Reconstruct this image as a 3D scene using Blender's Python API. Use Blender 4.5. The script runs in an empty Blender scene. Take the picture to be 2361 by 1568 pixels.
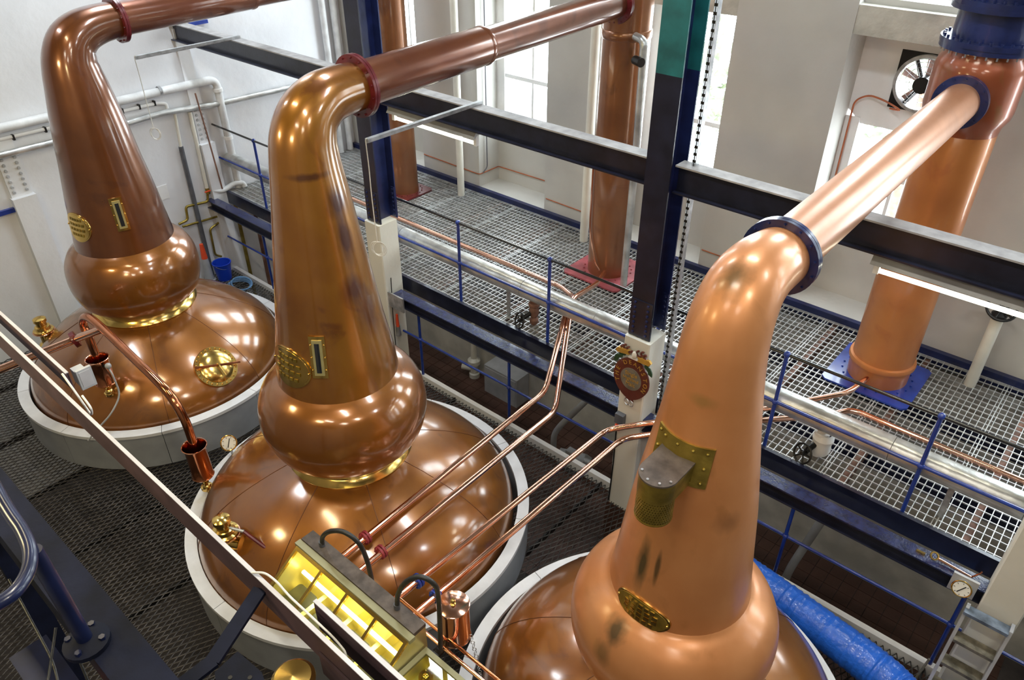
import bpy, math, random
import numpy as np
from mathutils import Vector, Matrix

random.seed(7)
rng = np.random.default_rng(7)
scene = bpy.context.scene
COL = scene.collection
PI = math.pi

# ------------------------------------------------------------------ camera
FPX, CW = 1747.0, 2361.0
TH = math.atan(1194.0 / FPX)
AZ = math.radians(41.04)
Fv = Vector((-math.sin(AZ) * math.cos(TH), math.cos(AZ) * math.cos(TH), -math.sin(TH)))
Rv = Vector((math.cos(AZ), math.sin(AZ), 0.0))
Uv = Rv.cross(Fv)
cam_d = bpy.data.cameras.new('camera')
cam_d.sensor_width = 36.0
cam_d.lens = FPX / CW * 36.0
cam_d.clip_start = 0.05
cam = bpy.data.objects.new('camera', cam_d)
COL.objects.link(cam)
cam.matrix_world = Matrix(((Rv.x, Uv.x, -Fv.x, 0.0), (Rv.y, Uv.y, -Fv.y, 0.0), (Rv.z, Uv.z, -Fv.z, 6.35), (0, 0, 0, 1)))
scene.camera = cam

# ------------------------------------------------------------------ world, lights, exposure
w = bpy.data.worlds.new('overcast_sky')
scene.world = w
w.use_nodes = True
bg = w.node_tree.nodes['Background']
bg.inputs[0].default_value = (0.88, 0.95, 1.0, 1)
bg.inputs[1].default_value = 15.0


def area(name, loc, rot, sx, sy, power, col):
    l = bpy.data.lights.new(name, 'AREA')
    l.shape = 'RECTANGLE'
    l.size, l.size_y = sx, sy
    l.energy = power
    l.color = col
    o = bpy.data.objects.new(name, l)
    COL.objects.link(o)
    o.location = loc
    o.rotation_euler = rot
    return o


# unseen ceiling lamps for soft overhead light, camera-side ones added as frontal fill
COOL = (0.86, 0.94, 1.0)
WARM = (1.0, 0.84, 0.50)
WARM2 = (1.0, 0.93, 0.78)
for (lx, ly, pw, lc) in ((-9.6, 1.0, 60, COOL), (-5.6, 1.0, 55, WARM), (-1.8, 1.0, 80, WARM2), (2.2, 1.0, 110, WARM2), (2.2, -2.2, 90, WARM2), (-1.8, -2.2, 60, WARM2), (-9.6, 4.8, 140, COOL), (-5.6, 4.8, 85, COOL), (-1.8, 4.8, 85, COOL), (2.2, 4.8, 85, COOL)):
    area('unseen_ceiling_fill', (lx, ly, 8.05), (0, 0, 0), 1.5, 0.35, pw, lc)
# daylight portals in the window openings
for (px0, px1) in ((-10.72, -9.36), (-8.06, -6.70), (-5.38, -4.03), (-2.74, -1.40), (0.0, 1.34), (2.66, 4.0), (5.34, 6.68), (8.02, 9.36)):
    po = area('window_portal', ((px0 + px1) / 2, 9.02, 4.80), (-PI / 2, 0, 0), px1 - px0, 5.0, 1.0, (1, 1, 1))
    po.data.cycles.is_portal = True
# warm floodlights fixed to the near gantry
def aim(o, tgt):
    o.rotation_euler = (Vector(tgt) - o.location).to_track_quat('-Z', 'Y').to_euler()
aim(area('gantry_floodlight', (-7.2, -0.6, 5.4), (0, 0, 0), 0.7, 0.4, 42, (1.0, 0.80, 0.38)), (-6.8, 3.2, 2.0))
aim(area('gantry_floodlight', (-3.6, -0.9, 5.6), (0, 0, 0), 0.7, 0.4, 34, (1.0, 0.82, 0.42)), (-4.0, 3.0, 1.5))

scene.view_settings.view_transform = 'Standard'
scene.view_settings.look = 'None'
scene.view_settings.gamma = 1.0
scene.view_settings.exposure = 0.1
scene.view_settings.use_curve_mapping = False

# ------------------------------------------------------------------ materials
MATS = {}


def srgb(r, g, b):
    f = lambda c: (c / 255 / 12.92) if c / 255 <= 0.04045 else ((c / 255 + 0.055) / 1.055) ** 2.4
    return (f(r), f(g), f(b))


def nd(nt, t, **kw):
    n = nt.nodes.new(t)
    for k, v in kw.items():
        setattr(n, k, v)
    return n


def mat(name, col, rough=0.5, metal=0.0, var=0.15, vscale=3.0, bump=0.0, bscale=40.0, coat=0.0, col2=None, stretch=(1, 1, 1), emis=None, spec=0.5, detail=5.0, thr=(0.35, 0.68)):
    if name in MATS:
        return MATS[name]
    m = bpy.data.materials.new(name)
    MATS[name] = m
    m.use_nodes = True
    nt = m.node_tree
    p = nt.nodes['Principled BSDF']
    p.inputs['Roughness'].default_value = rough
    p.inputs['Metallic'].default_value = metal
    p.inputs['Specular IOR Level'].default_value = spec
    p.inputs['Coat Weight'].default_value = coat
    p.inputs['Coat Roughness'].default_value = 0.08
    tc = nd(nt, 'ShaderNodeTexCoord')
    mp = nd(nt, 'ShaderNodeMapping')
    mp.inputs['Scale'].default_value = stretch
    nt.links.new(tc.outputs['Object'], mp.inputs['Vector'])
    nz = nd(nt, 'ShaderNodeTexNoise')
    nz.inputs['Scale'].default_value = vscale
    nz.inputs['Detail'].default_value = detail
    nt.links.new(mp.outputs[0], nz.inputs['Vector'])
    rp = nd(nt, 'ShaderNodeValToRGB')
    rp.color_ramp.elements[0].position = thr[0]
    rp.color_ramp.elements[1].position = thr[1]
    c2 = col2 if col2 else tuple(min(1, c * (1 + var)) for c in col)
    c1 = col if col2 else tuple(c * (1 - var) for c in col)
    rp.color_ramp.elements[0].color = (*c1, 1)
    rp.color_ramp.elements[1].color = (*c2, 1)
    nt.links.new(nz.outputs['Fac'], rp.inputs['Fac'])
    nt.links.new(rp.outputs['Color'], p.inputs['Base Color'])
    if bump > 0:
        n2 = nd(nt, 'ShaderNodeTexNoise')
        n2.inputs['Scale'].default_value = bscale
        n2.inputs['Detail'].default_value = 4
        nt.links.new(tc.outputs['Object'], n2.inputs['Vector'])
        b = nd(nt, 'ShaderNodeBump')
        b.inputs['Strength'].default_value = bump
        b.inputs['Distance'].default_value = 0.02
        nt.links.new(n2.outputs['Fac'], b.inputs['Height'])
        nt.links.new(b.outputs['Normal'], p.inputs['Normal'])
    if emis:
        p.inputs['Emission Color'].default_value = (*emis[0], 1)
        p.inputs['Emission Strength'].default_value = emis[1]
    return m


def copper_mat(name, base, dark, stain, stain_amt=0.3, metal=0.5, rough=0.30, coat=1.0, marks=(), crough=0.13):
    """lacquered beaten copper: broad tone drift, streaks down the height, darker tarnish blotches"""
    m = bpy.data.materials.new(name)
    MATS[name] = m
    m.use_nodes = True
    nt = m.node_tree
    L = nt.links.new
    p = nt.nodes['Principled BSDF']
    p.inputs['Metallic'].default_value = metal
    p.inputs['Coat Weight'].default_value = coat
    p.inputs['Coat Roughness'].default_value = crough
    p.inputs['Coat IOR'].default_value = 1.7
    tc = nd(nt, 'ShaderNodeTexCoord')

    def noise(scale, stretch=(1, 1, 1), detail=5.0, dist=0.0):
        mp = nd(nt, 'ShaderNodeMapping')
        mp.inputs['Scale'].default_value = stretch
        L(tc.outputs['Object'], mp.inputs['Vector'])
        n = nd(nt, 'ShaderNodeTexNoise')
        n.inputs['Scale'].default_value = scale
        n.inputs['Detail'].default_value = detail
        n.inputs['Distortion'].default_value = dist
        L(mp.outputs[0], n.inputs['Vector'])
        return n.outputs['Fac']

    def ramp(fac, a, b):
        r = nd(nt, 'ShaderNodeMapRange')
        r.inputs['From Min'].default_value = a
        r.inputs['From Max'].default_value = b
        L(fac, r.inputs['Value'])
        return r.outputs['Result']

    def mix(fac, a, b):
        x = nd(nt, 'ShaderNodeMix', data_type='RGBA')
        L(fac, x.inputs['Factor'])
        for s, v in ((6, a), (7, b)):
            if isinstance(v, tuple):
                x.inputs[s].default_value = (*v, 1)
            else:
                L(v, x.inputs[s])
        return x.outputs[2]

    def scaled(fac, k):
        q = nd(nt, 'ShaderNodeMath', operation='MULTIPLY')
        q.inputs[1].default_value = k
        L(fac, q.inputs[0])
        return q.outputs[0]

    c = mix(ramp(noise(1.6), 0.35, 0.68), base, dark)
    streak = scaled(ramp(noise(5.0, (1, 1, 0.16), 6), 0.5, 0.75), 0.45)
    c = mix(streak, c, dark)
    blot = scaled(ramp(noise(2.3, (1, 1, 0.8), 7, 1.2), 0.56, 0.66), stain_amt)
    c = mix(blot, c, stain)
    for (cen, rad, colr, amt) in marks:      # tarnish marks: place, reach, tone
        sub = nd(nt, 'ShaderNodeVectorMath', operation='SUBTRACT')
        L(tc.outputs['Object'], sub.inputs[0])
        sub.inputs[1].default_value = cen
        dv = nd(nt, 'ShaderNodeVectorMath', operation='DIVIDE')
        L(sub.outputs[0], dv.inputs[0])
        dv.inputs[1].default_value = rad
        ln = nd(nt, 'ShaderNodeVectorMath', operation='LENGTH')
        L(dv.outputs[0], ln.inputs[0])
        ad = nd(nt, 'ShaderNodeMath', operation='ADD')
        L(ln.outputs['Value'], ad.inputs[0])
        L(scaled(noise(14.0, (1, 1, 0.3)), 0.9), ad.inputs[1])
        c = mix(scaled(ramp(ad.outputs[0], 1.5, 0.75), amt), c, colr)
    L(c, p.inputs['Base Color'])
    r = nd(nt, 'ShaderNodeMapRange')
    r.inputs['To Min'].default_value = rough - 0.07
    r.inputs['To Max'].default_value = rough + 0.10
    L(noise(6.0), r.inputs['Value'])
    L(r.outputs['Result'], p.inputs['Roughness'])
    b = nd(nt, 'ShaderNodeBump')
    b.inputs['Strength'].default_value = 0.05
    b.inputs['Distance'].default_value = 0.02
    L(noise(9.0), b.inputs['Height'])
    L(b.outputs['Normal'], p.inputs['Normal'])
    return m


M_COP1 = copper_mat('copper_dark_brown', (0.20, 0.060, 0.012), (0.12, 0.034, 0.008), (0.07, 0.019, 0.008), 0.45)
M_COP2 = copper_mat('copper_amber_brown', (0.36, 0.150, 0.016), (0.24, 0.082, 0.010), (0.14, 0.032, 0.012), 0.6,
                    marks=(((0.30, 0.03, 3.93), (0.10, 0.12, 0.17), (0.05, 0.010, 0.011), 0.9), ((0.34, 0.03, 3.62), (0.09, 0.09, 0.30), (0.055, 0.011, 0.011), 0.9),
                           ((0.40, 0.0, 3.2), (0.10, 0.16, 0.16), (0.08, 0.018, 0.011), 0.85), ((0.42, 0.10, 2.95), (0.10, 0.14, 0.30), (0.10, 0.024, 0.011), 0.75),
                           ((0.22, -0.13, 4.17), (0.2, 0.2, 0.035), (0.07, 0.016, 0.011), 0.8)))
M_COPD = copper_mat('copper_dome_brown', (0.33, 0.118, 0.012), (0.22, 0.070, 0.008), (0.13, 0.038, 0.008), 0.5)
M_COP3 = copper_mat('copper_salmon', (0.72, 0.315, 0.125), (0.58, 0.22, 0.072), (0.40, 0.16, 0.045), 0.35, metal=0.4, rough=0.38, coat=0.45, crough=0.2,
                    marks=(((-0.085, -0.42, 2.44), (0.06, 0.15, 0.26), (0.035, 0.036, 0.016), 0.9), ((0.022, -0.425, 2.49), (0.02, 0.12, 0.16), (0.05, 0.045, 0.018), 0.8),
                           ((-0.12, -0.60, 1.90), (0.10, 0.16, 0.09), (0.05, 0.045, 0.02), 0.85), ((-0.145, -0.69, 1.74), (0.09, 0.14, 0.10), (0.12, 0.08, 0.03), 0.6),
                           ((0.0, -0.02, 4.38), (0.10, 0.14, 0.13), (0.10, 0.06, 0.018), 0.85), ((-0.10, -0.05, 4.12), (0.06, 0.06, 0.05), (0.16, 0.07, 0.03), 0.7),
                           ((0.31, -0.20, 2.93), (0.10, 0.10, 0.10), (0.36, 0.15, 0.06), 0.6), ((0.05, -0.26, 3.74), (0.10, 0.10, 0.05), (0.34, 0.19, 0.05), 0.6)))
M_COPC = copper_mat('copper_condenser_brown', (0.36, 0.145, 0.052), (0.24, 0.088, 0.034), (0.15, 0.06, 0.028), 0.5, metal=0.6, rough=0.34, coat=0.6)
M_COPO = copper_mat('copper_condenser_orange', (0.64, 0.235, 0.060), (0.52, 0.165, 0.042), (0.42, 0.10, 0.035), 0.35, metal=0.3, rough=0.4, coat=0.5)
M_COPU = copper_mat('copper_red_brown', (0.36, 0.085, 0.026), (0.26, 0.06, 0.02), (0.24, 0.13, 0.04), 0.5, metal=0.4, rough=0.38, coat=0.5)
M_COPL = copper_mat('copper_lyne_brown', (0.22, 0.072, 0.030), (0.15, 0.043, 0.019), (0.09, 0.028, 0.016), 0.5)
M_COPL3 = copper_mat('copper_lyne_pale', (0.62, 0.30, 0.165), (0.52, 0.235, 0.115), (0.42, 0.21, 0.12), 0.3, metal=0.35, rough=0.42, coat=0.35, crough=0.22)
M_COPP = mat('copper_polished', (0.92, 0.52, 0.37), 0.13, 1.0, 0.1, 4, coat=0.2)
M_COPR = mat('copper_polished_dark', (0.60, 0.22, 0.10), 0.14, 1.0, 0.15, 4, coat=0.3)
M_BRASS = mat('brass_polished', (0.78, 0.53, 0.16), 0.18, 1.0, 0.12, 6)
M_BRASSD = mat('brass_tarnished', (0.33, 0.24, 0.05), 0.42, 0.8, 0.3, 9, bump=0.1)
M_BRASSY = mat('brass_yellow', (0.78, 0.70, 0.34), 0.3, 0.7, 0.1, 5)
M_DARKST = mat('weathered_steel_plate', (0.11, 0.085, 0.07), 0.55, 0.2, 0.35, 12, bump=0.1)
M_WALL = mat('wall_white_paint', (0.74, 0.75, 0.78), 0.75, 0, 0.05, 1.2, bump=0.25, bscale=9)
M_PIER = mat('wall_cream_paint', (0.50, 0.485, 0.45), 0.8, 0, 0.06, 1.5, bump=0.2, bscale=14)
M_LOWWALL = mat('lower_wall_paint', (0.50, 0.48, 0.43), 0.85, 0, 0.18, 2.2, bump=0.3, bscale=12)
M_CONC = mat('concrete_stained', (0.50, 0.48, 0.42), 0.85, 0, 0.2, 3.5, bump=0.5, bscale=20)
M_CREAM = mat('pillar_cream_paint', (0.70, 0.69, 0.62), 0.6, 0, 0.05, 2, bump=0.1, bscale=20)
M_NAVY = mat('navy_gloss_paint', (0.012, 0.020, 0.085), 0.28, 0, 0.3, 6, bump=0.06, bscale=30, coat=0.3)
M_BLACKB = mat('blue_black_paint', (0.012, 0.014, 0.032), 0.3, 0, 0.3, 6, bump=0.06, bscale=30, coat=0.2)
M_BLUE = mat('blue_gloss_paint', (0.015, 0.045, 0.30), 0.25, 0, 0.2, 6, coat=0.4)
M_NAVYD = mat('dark_navy_tube_paint', (0.006, 0.010, 0.040), 0.3, 0, 0.4, 8, coat=0.2)
M_GANTRY = mat('worn_dark_navy_paint', (0.0045, 0.006, 0.016), 0.62, 0, 0.6, 5, bump=0.15, bscale=18, spec=0.15)
M_TEAL = mat('teal_paint', (0.015, 0.14, 0.15), 0.35, 0, 0.3, 5, coat=0.2)
M_RAILB = mat('black_handrail_paint', (0.012, 0.013, 0.016), 0.22, 0, 0.2, 6, coat=0.5)
M_RED = mat('oxide_red_paint', (0.13, 0.012, 0.016), 0.3, 0, 0.25, 8, coat=0.4)
M_REDP = mat('faded_red_paint', (0.30, 0.06, 0.07), 0.5, 0, 0.3, 8)
M_LAG = mat('aluminium_lagging', (0.62, 0.63, 0.62), 0.32, 0.7, 0.25, 5, bump=0.35, bscale=9)
M_PIPEW = mat('white_painted_pipe', (0.68, 0.69, 0.70), 0.45, 0, 0.12, 6, bump=0.1)
M_PIPEC = mat('cream_painted_pipe', (0.72, 0.70, 0.62), 0.4, 0, 0.06, 5)
M_GALV = mat('galvanised_steel', (0.50, 0.51, 0.52), 0.42, 0.8, 0.25, 14, bump=0.1)
M_GRATE = mat('galvanised_grating', (0.58, 0.59, 0.59), 0.45, 0.45, 0.2, 8)
M_MESH = mat('dark_expanded_metal', (0.044, 0.037, 0.032), 0.34, 0.6, 0.5, 6)
M_COLLARW = mat('collar_white_rim', (0.70, 0.71, 0.74), 0.5, 0, 0.06, 6, bump=0.05)
M_COLLAR = mat('collar_grey_panel', (0.30, 0.315, 0.34), 0.5, 0, 0.1, 4)
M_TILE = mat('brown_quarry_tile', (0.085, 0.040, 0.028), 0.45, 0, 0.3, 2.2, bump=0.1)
M_GROUT = mat('dark_grout', (0.05, 0.04, 0.035), 0.9, 0, 0.2, 6)
M_DUCT = mat('blue_plastic_wrap', (0.02, 0.13, 0.62), 0.28, 0, 0.12, 8, bump=0.7, bscale=16, coat=0.3)
M_BUCKET = mat('blue_plastic', (0.01, 0.05, 0.50), 0.35, 0, 0.05, 3)
M_GREY = mat('grey_enamel', (0.42, 0.43, 0.45), 0.4, 0, 0.1, 5)
M_GREYD = mat('dark_grey_enamel', (0.10, 0.105, 0.12), 0.45, 0, 0.2, 8)
M_WHITE = mat('white_plastic', (0.80, 0.80, 0.80), 0.4, 0, 0.04, 4)
M_BLACK = mat('black_iron', (0.014, 0.013, 0.012), 0.4, 0.3, 0.3, 8)
M_RUBBER = mat('black_hose', (0.025, 0.025, 0.023), 0.35, 0, 0.3, 12, bump=0.15)
M_PURP = mat('channel_brown_paint', (0.085, 0.050, 0.058), 0.5, 0, 0.25, 7)
M_CHTOP = mat('channel_galvanised_lip', (0.55, 0.54, 0.57), 0.5, 0.3, 0.1, 9)
M_ROPE = mat('white_cord', (0.70, 0.68, 0.62), 0.8, 0, 0.1, 20)
M_CABLE = mat('orange_copper_cable', (0.42, 0.12, 0.05), 0.5, 0.2, 0.2, 10)
M_DIAL = mat('gauge_dial_white', (0.82, 0.80, 0.72), 0.5, 0, 0.04, 6)
M_SOOT = mat('green_black_tarnish', (0.055, 0.05, 0.022), 0.4, 0.5, 0.6, 9)
M_TREAD = mat('worn_tread_metal', (0.22, 0.20, 0.15), 0.55, 0.4, 0.45, 10, bump=0.4, bscale=30)
M_GLASSD = mat('dark_sight_glass', (0.02, 0.022, 0.028), 0.06, 0, 0.1, 4, coat=1.0)
M_ORANGE = mat('orange_plastic', (0.80, 0.09, 0.03), 0.45, 0, 0.05, 4)
M_GOLD = mat('gold_paint', (0.50, 0.29, 0.05), 0.4, 0.3, 0.15, 10)
M_SIGNR = mat('sign_dark_red', (0.10, 0.018, 0.012), 0.35, 0, 0.2, 10, coat=0.2)
M_SIGNG = mat('sign_grey_field', (0.16, 0.145, 0.115), 0.4, 0, 0.25, 10)
M_GREEN = mat('sign_green', (0.015, 0.06, 0.025), 0.45, 0, 0.2, 10)
M_TUBE = mat('fluorescent_tube_lit', (0.9, 0.9, 0.85), 0.4, 0, 0.01, 3, emis=((1.0, 0.96, 0.74), 9.0))
M_SAFELAMP = mat('safe_lamp_lit', (0.9, 0.9, 0.7), 0.4, 0, 0.01, 3, emis=((1.0, 0.95, 0.66), 4.0))
M_JOIST = mat('rusty_joist', (0.20, 0.10, 0.07), 0.7, 0, 0.35, 8)
M_LAV = mat('pale_lavender_panel', (0.30, 0.31, 0.42), 0.5, 0, 0.1, 5)
M_TREE = mat('tree_foliage_outdoor', (0.22, 0.26, 0.17), 0.8, 0, 0.5, 4)
M_ROOM = mat('room_grey_paint', (0.24, 0.20, 0.15), 0.8, 0, 0.08, 1.5)
M_CEIL = mat('ceiling_dark_timber', (0.13, 0.095, 0.06), 0.85, 0, 0.05, 1.5)


def glass_mat(name, tint, refl):
    m = bpy.data.materials.new(name)
    m.use_nodes = True
    nt = m.node_tree
    nt.nodes.remove(nt.nodes['Principled BSDF'])
    tr = nd(nt, 'ShaderNodeBsdfTransparent')
    tr.inputs[0].default_value = (*tint, 1)
    gl = nd(nt, 'ShaderNodeBsdfGlossy')
    gl.inputs['Roughness'].default_value = 0.03
    fr = nd(nt, 'ShaderNodeFresnel')
    fr.inputs['IOR'].default_value = 1.45
    mx = nd(nt, 'ShaderNodeMixShader')
    ge = nd(nt, 'ShaderNodeNewGeometry')      # no mirror on leaving the thin pane
    iv = nd(nt, 'ShaderNodeMath', operation='SUBTRACT')
    iv.inputs[0].default_value = 1.0
    nt.links.new(ge.outputs['Backfacing'], iv.inputs[1])
    mu = nd(nt, 'ShaderNodeMath', operation='MULTIPLY')
    nt.links.new(fr.outputs[0], mu.inputs[0])
    nt.links.new(iv.outputs[0], mu.inputs[1])
    nt.links.new(mu.outputs[0], mx.inputs[0])
    nt.links.new(tr.outputs[0], mx.inputs[1])
    nt.links.new(gl.outputs[0], mx.inputs[2])
    nt.links.new(mx.outputs[0], nt.nodes['Material Output'].inputs[0])
    return m


M_PANE = glass_mat('window_glass', (0.94, 0.96, 0.96), 0.1)
M_SAFEGL = glass_mat('safe_glass', (0.90, 0.90, 0.72), 0.1)

# ------------------------------------------------------------------ mesh builder
WLOC = {}


class MB:
    def __init__(s):
        s.v, s.f = [], []

    def add(s, vs, fs):
        o = len(s.v)
        s.v += [tuple(q) for q in vs]
        s.f += [tuple(i + o for i in f) for f in fs]
        return s

    def box(s, x0, x1, y0, y1, z0, z1):
        return s.add([(x0, y0, z0), (x1, y0, z0), (x1, y1, z0), (x0, y1, z0), (x0, y0, z1), (x1, y0, z1), (x1, y1, z1), (x0, y1, z1)],
                     [(0, 3, 2, 1), (4, 5, 6, 7), (0, 1, 5, 4), (1, 2, 6, 5), (2, 3, 7, 6), (3, 0, 4, 7)])

    def obox(s, c, ax, ay, az, hx, hy, hz):
        c, ax, ay, az = Vector(c), Vector(ax).normalized(), Vector(ay).normalized(), Vector(az).normalized()
        vs = []
        for k in (-1, 1):
            for (i, j) in ((-1, -1), (1, -1), (1, 1), (-1, 1)):
                vs.append(c + ax * hx * i + ay * hy * j + az * hz * k)
        return s.add(vs, [(0, 3, 2, 1), (4, 5, 6, 7), (0, 1, 5, 4), (1, 2, 6, 5), (2, 3, 7, 6), (3, 0, 4, 7)])

    def tube(s, pts, r, n=12, caps=True):
        pts = [Vector(p) for p in pts]
        rs = r if isinstance(r, (list, tuple)) else [r] * len(pts)
        t0 = (pts[1] - pts[0]).normalized()
        up = Vector((0, 0, 1)) if abs(t0.z) < 0.9 else Vector((1, 0, 0))
        u = t0.cross(up).normalized()
        vs, fs = [], []
        for i, p in enumerate(pts):
            if i == 0:
                t = t0
            elif i == len(pts) - 1:
                t = (pts[i] - pts[i - 1]).normalized()
            else:
                t = ((pts[i + 1] - p).normalized() + (p - pts[i - 1]).normalized()).normalized()
            u = (u - t * u.dot(t)).normalized()
            vv = t.cross(u)
            for k in range(n):
                a = 2 * PI * k / n
                vs.append(p + (u * math.cos(a) + vv * math.sin(a)) * rs[i])
        for i in range(len(pts) - 1):
            for k in range(n):
                a, b = i * n + k, i * n + (k + 1) % n
                fs.append((a, b, b + n, a + n))
        if caps:
            fs.append(tuple(range(n))[::-1])
            fs.append(tuple(range((len(pts) - 1) * n, len(pts) * n)))
        return s.add(vs, fs)

    def cyl(s, p0, p1, r0, r1=None, n=16):
        return s.tube([p0, p1], [r0, r0 if r1 is None else r1], n)

    def ring(s, c, nrm, ro, ri, th, n=32):
        """flat annulus of thickness th centred on c"""
        c, nrm = Vector(c), Vector(nrm).normalized()
        up = Vector((0, 0, 1)) if abs(nrm.z) < 0.9 else Vector((1, 0, 0))
        u = nrm.cross(up).normalized()
        v = nrm.cross(u)
        vs, fs = [], []
        for k in range(n):
            a = 2 * PI * k / n
            d = u * math.cos(a) + v * math.sin(a)
            vs += [c + d * ro - nrm * th / 2, c + d * ro + nrm * th / 2, c + d * ri + nrm * th / 2, c + d * ri - nrm * th / 2]
        for k in range(n):
            a, b = 4 * k, 4 * ((k + 1) % n)
            for j in range(4):
                fs.append((a + j, b + j, b + (j + 1) % 4, a + (j + 1) % 4))
        return s.add(vs, fs)

    def torus(s, c, nrm, R, r, n=24, m=8, a0=0.0, a1=2 * PI):
        c, nrm = Vector(c), Vector(nrm).normalized()
        up = Vector((0, 0, 1)) if abs(nrm.z) < 0.9 else Vector((1, 0, 0))
        u = nrm.cross(up).normalized()
        v = nrm.cross(u)
        full = abs(a1 - a0 - 2 * PI) < 1e-6
        pts = [c + (u * math.cos(a0 + (a1 - a0) * k / n) + v * math.sin(a0 + (a1 - a0) * k / n)) * R for k in range(n + (0 if full else 1))]
        if not full:
            return s.tube(pts, r, m)
        vs, fs = [], []
        for k, p in enumerate(pts):
            d = (p - c).normalized()
            for j in range(m):
                b = 2 * PI * j / m
                vs.append(p + d * r * math.cos(b) + nrm * r * math.sin(b))
        for k in range(n):
            for j in range(m):
                a, b = k * m, ((k + 1) % n) * m
                fs.append((a + j, b + j, b + (j + 1) % m, a + (j + 1) % m))
        return s.add(vs, fs)

    def lathe(s, prof, cx, cy, n=64, a0=0.0, a1=2 * PI, close=False):
        full = abs(a1 - a0 - 2 * PI) < 1e-6
        m = n if full else n + 1
        vs, fs = [], []
        for k in range(m):
            a = a0 + (a1 - a0) * k / n
            for (r, z) in prof:
                vs.append((cx + r * math.cos(a), cy + r * math.sin(a), z))
        q = len(prof)
        for k in range(n):
            a, b = k * q, ((k + 1) % m) * q
            for j in range(q if close else q - 1):
                j2 = (j + 1) % q
                fs.append((a + j, b + j, b + j2, a + j2))
        if close and not full:
            fs.append(tuple(range(q))[::-1])
            fs.append(tuple((m - 1) * q + j for j in range(q)))
        return s.add(vs, fs)

    def sphere(s, c, r, n=14, m=8, sq=(1, 1, 1)):
        vs, fs = [(c[0], c[1], c[2] + r * sq[2]), (c[0], c[1], c[2] - r * sq[2])], []
        for i in range(1, m):
            t = PI * i / m
            for k in range(n):
                a = 2 * PI * k / n
                vs.append((c[0] + r * sq[0] * math.sin(t) * math.cos(a), c[1] + r * sq[1] * math.sin(t) * math.sin(a), c[2] + r * sq[2] * math.cos(t)))
        for k in range(n):
            k2 = (k + 1) % n
            fs.append((0, 2 + k, 2 + k2))
            fs.append((1, 2 + (m - 2) * n + k2, 2 + (m - 2) * n + k))
            for i in range(m - 2):
                a, b = 2 + i * n, 2 + (i + 1) * n
                fs.append((a + k, b + k, b + k2, a + k2))
        return s.add(vs, fs)

    def prism(s, poly, o, u, v, th):
        """polygon in the plane (o; u, v), extruded by th along u x v"""
        o, u, v = Vector(o), Vector(u).normalized(), Vector(v).normalized()
        nrm = u.cross(v)
        n = len(poly)
        vs = [o + u * a + v * b for (a, b) in poly] + [o + u * a + v * b + nrm * th for (a, b) in poly]
        fs = [tuple(range(n))[::-1], tuple(range(n, 2 * n))] + [(i, (i + 1) % n, (i + 1) % n + n, i + n) for i in range(n)]
        return s.add(vs, fs)

    def ibeam(s, x0, x1, yc, zt, zb, bw, tf=0.014, tw=0.01):
        s.box(x0, x1, yc - bw / 2, yc + bw / 2, zt - tf, zt)
        s.box(x0, x1, yc - bw / 2, yc + bw / 2, zb, zb + tf)
        return s.box(x0, x1, yc - tw / 2, yc + tw / 2, zb + tf, zt - tf)

    def build(s, name, m, parent=None, angle=38, label=None, cat=None, group=None, kind=None):
        me = bpy.data.meshes.new(name)
        off = WLOC.get(parent.name, Vector()) if parent else Vector()
        me.from_pydata([(a - off[0], b - off[1], c - off[2]) for (a, b, c) in s.v], [], s.f)
        me.materials.append(m)
        me.polygons.foreach_set('use_smooth', [True] * len(me.polygons))
        me.set_sharp_from_angle(angle=math.radians(angle))
        me.update()
        o = bpy.data.objects.new(name, me)
        COL.objects.link(o)
        if parent:
            o.parent = parent
            WLOC[o.name] = off
        tag(o, label, cat, group, kind)
        return o


def tag(o, label=None, cat=None, group=None, kind=None):
    if label:
        o['label'] = label
    if cat:
        o['category'] = cat
    if group:
        o['group'] = group
    if kind:
        o['kind'] = kind
    return o


def thing(name, loc, label, cat, group=None):
    o = bpy.data.objects.new(name, None)
    o.empty_display_size = 0.1
    COL.objects.link(o)
    o.location = loc
    WLOC[o.name] = Vector(loc)
    return tag(o, label, cat, group)


def clone(o, parent, delta=(0, 0, 0), name=None):
    """copy of a part sharing its mesh, shifted inside its thing"""
    c = o.copy()
    COL.objects.link(c)
    c.parent = parent
    c.location = Vector(o.location) + Vector(delta)
    WLOC[c.name] = WLOC.get(parent.name, Vector())
    return c


def fillet(pts, rad, seg=6):
    pts = [Vector(p) for p in pts]
    out = [pts[0]]
    for i in range(1, len(pts) - 1):
        a, p, b = pts[i - 1], pts[i], pts[i + 1]
        d1, d2 = (a - p), (b - p)
        r = min(rad, d1.length * 0.45, d2.length * 0.45)
        q0, q1 = p + d1.normalized() * r, p + d2.normalized() * r
        for k in range(seg + 1):
            t = k / seg
            out.append(q0 * (1 - t) ** 2 + p * 2 * t * (1 - t) + q1 * t * t)
    out.append(pts[-1])
    return out


def catmull(pts, k=6):
    """smooth path through (x, y, z, r) points"""
    P = [np.array(p, float) for p in pts]
    P = [2 * P[0] - P[1]] + P + [2 * P[-1] - P[-2]]
    out = []
    for i in range(1, len(P) - 2):
        for j in range(k):
            t = j / k
            a, b, c, d = P[i - 1], P[i], P[i + 1], P[i + 2]
            out.append(0.5 * (2 * b + (c - a) * t + (2 * a - 5 * b + 4 * c - d) * t * t + (3 * b - a - 3 * c + d) * t ** 3))
    out.append(P[-2])
    return out


def prof_smooth(pr, k=5):
    return [(q[0], q[1]) for q in catmull([(r, z) for r, z in pr], k)]


ZM = 1.35      # mezzanine level
XL = -11.25    # face of the far end wall
YB = 8.45      # face of the window wall piers
S1, S2, S3 = (-8.95, 3.16), (-4.87, 3.17), (-1.38, 3.37)

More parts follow.
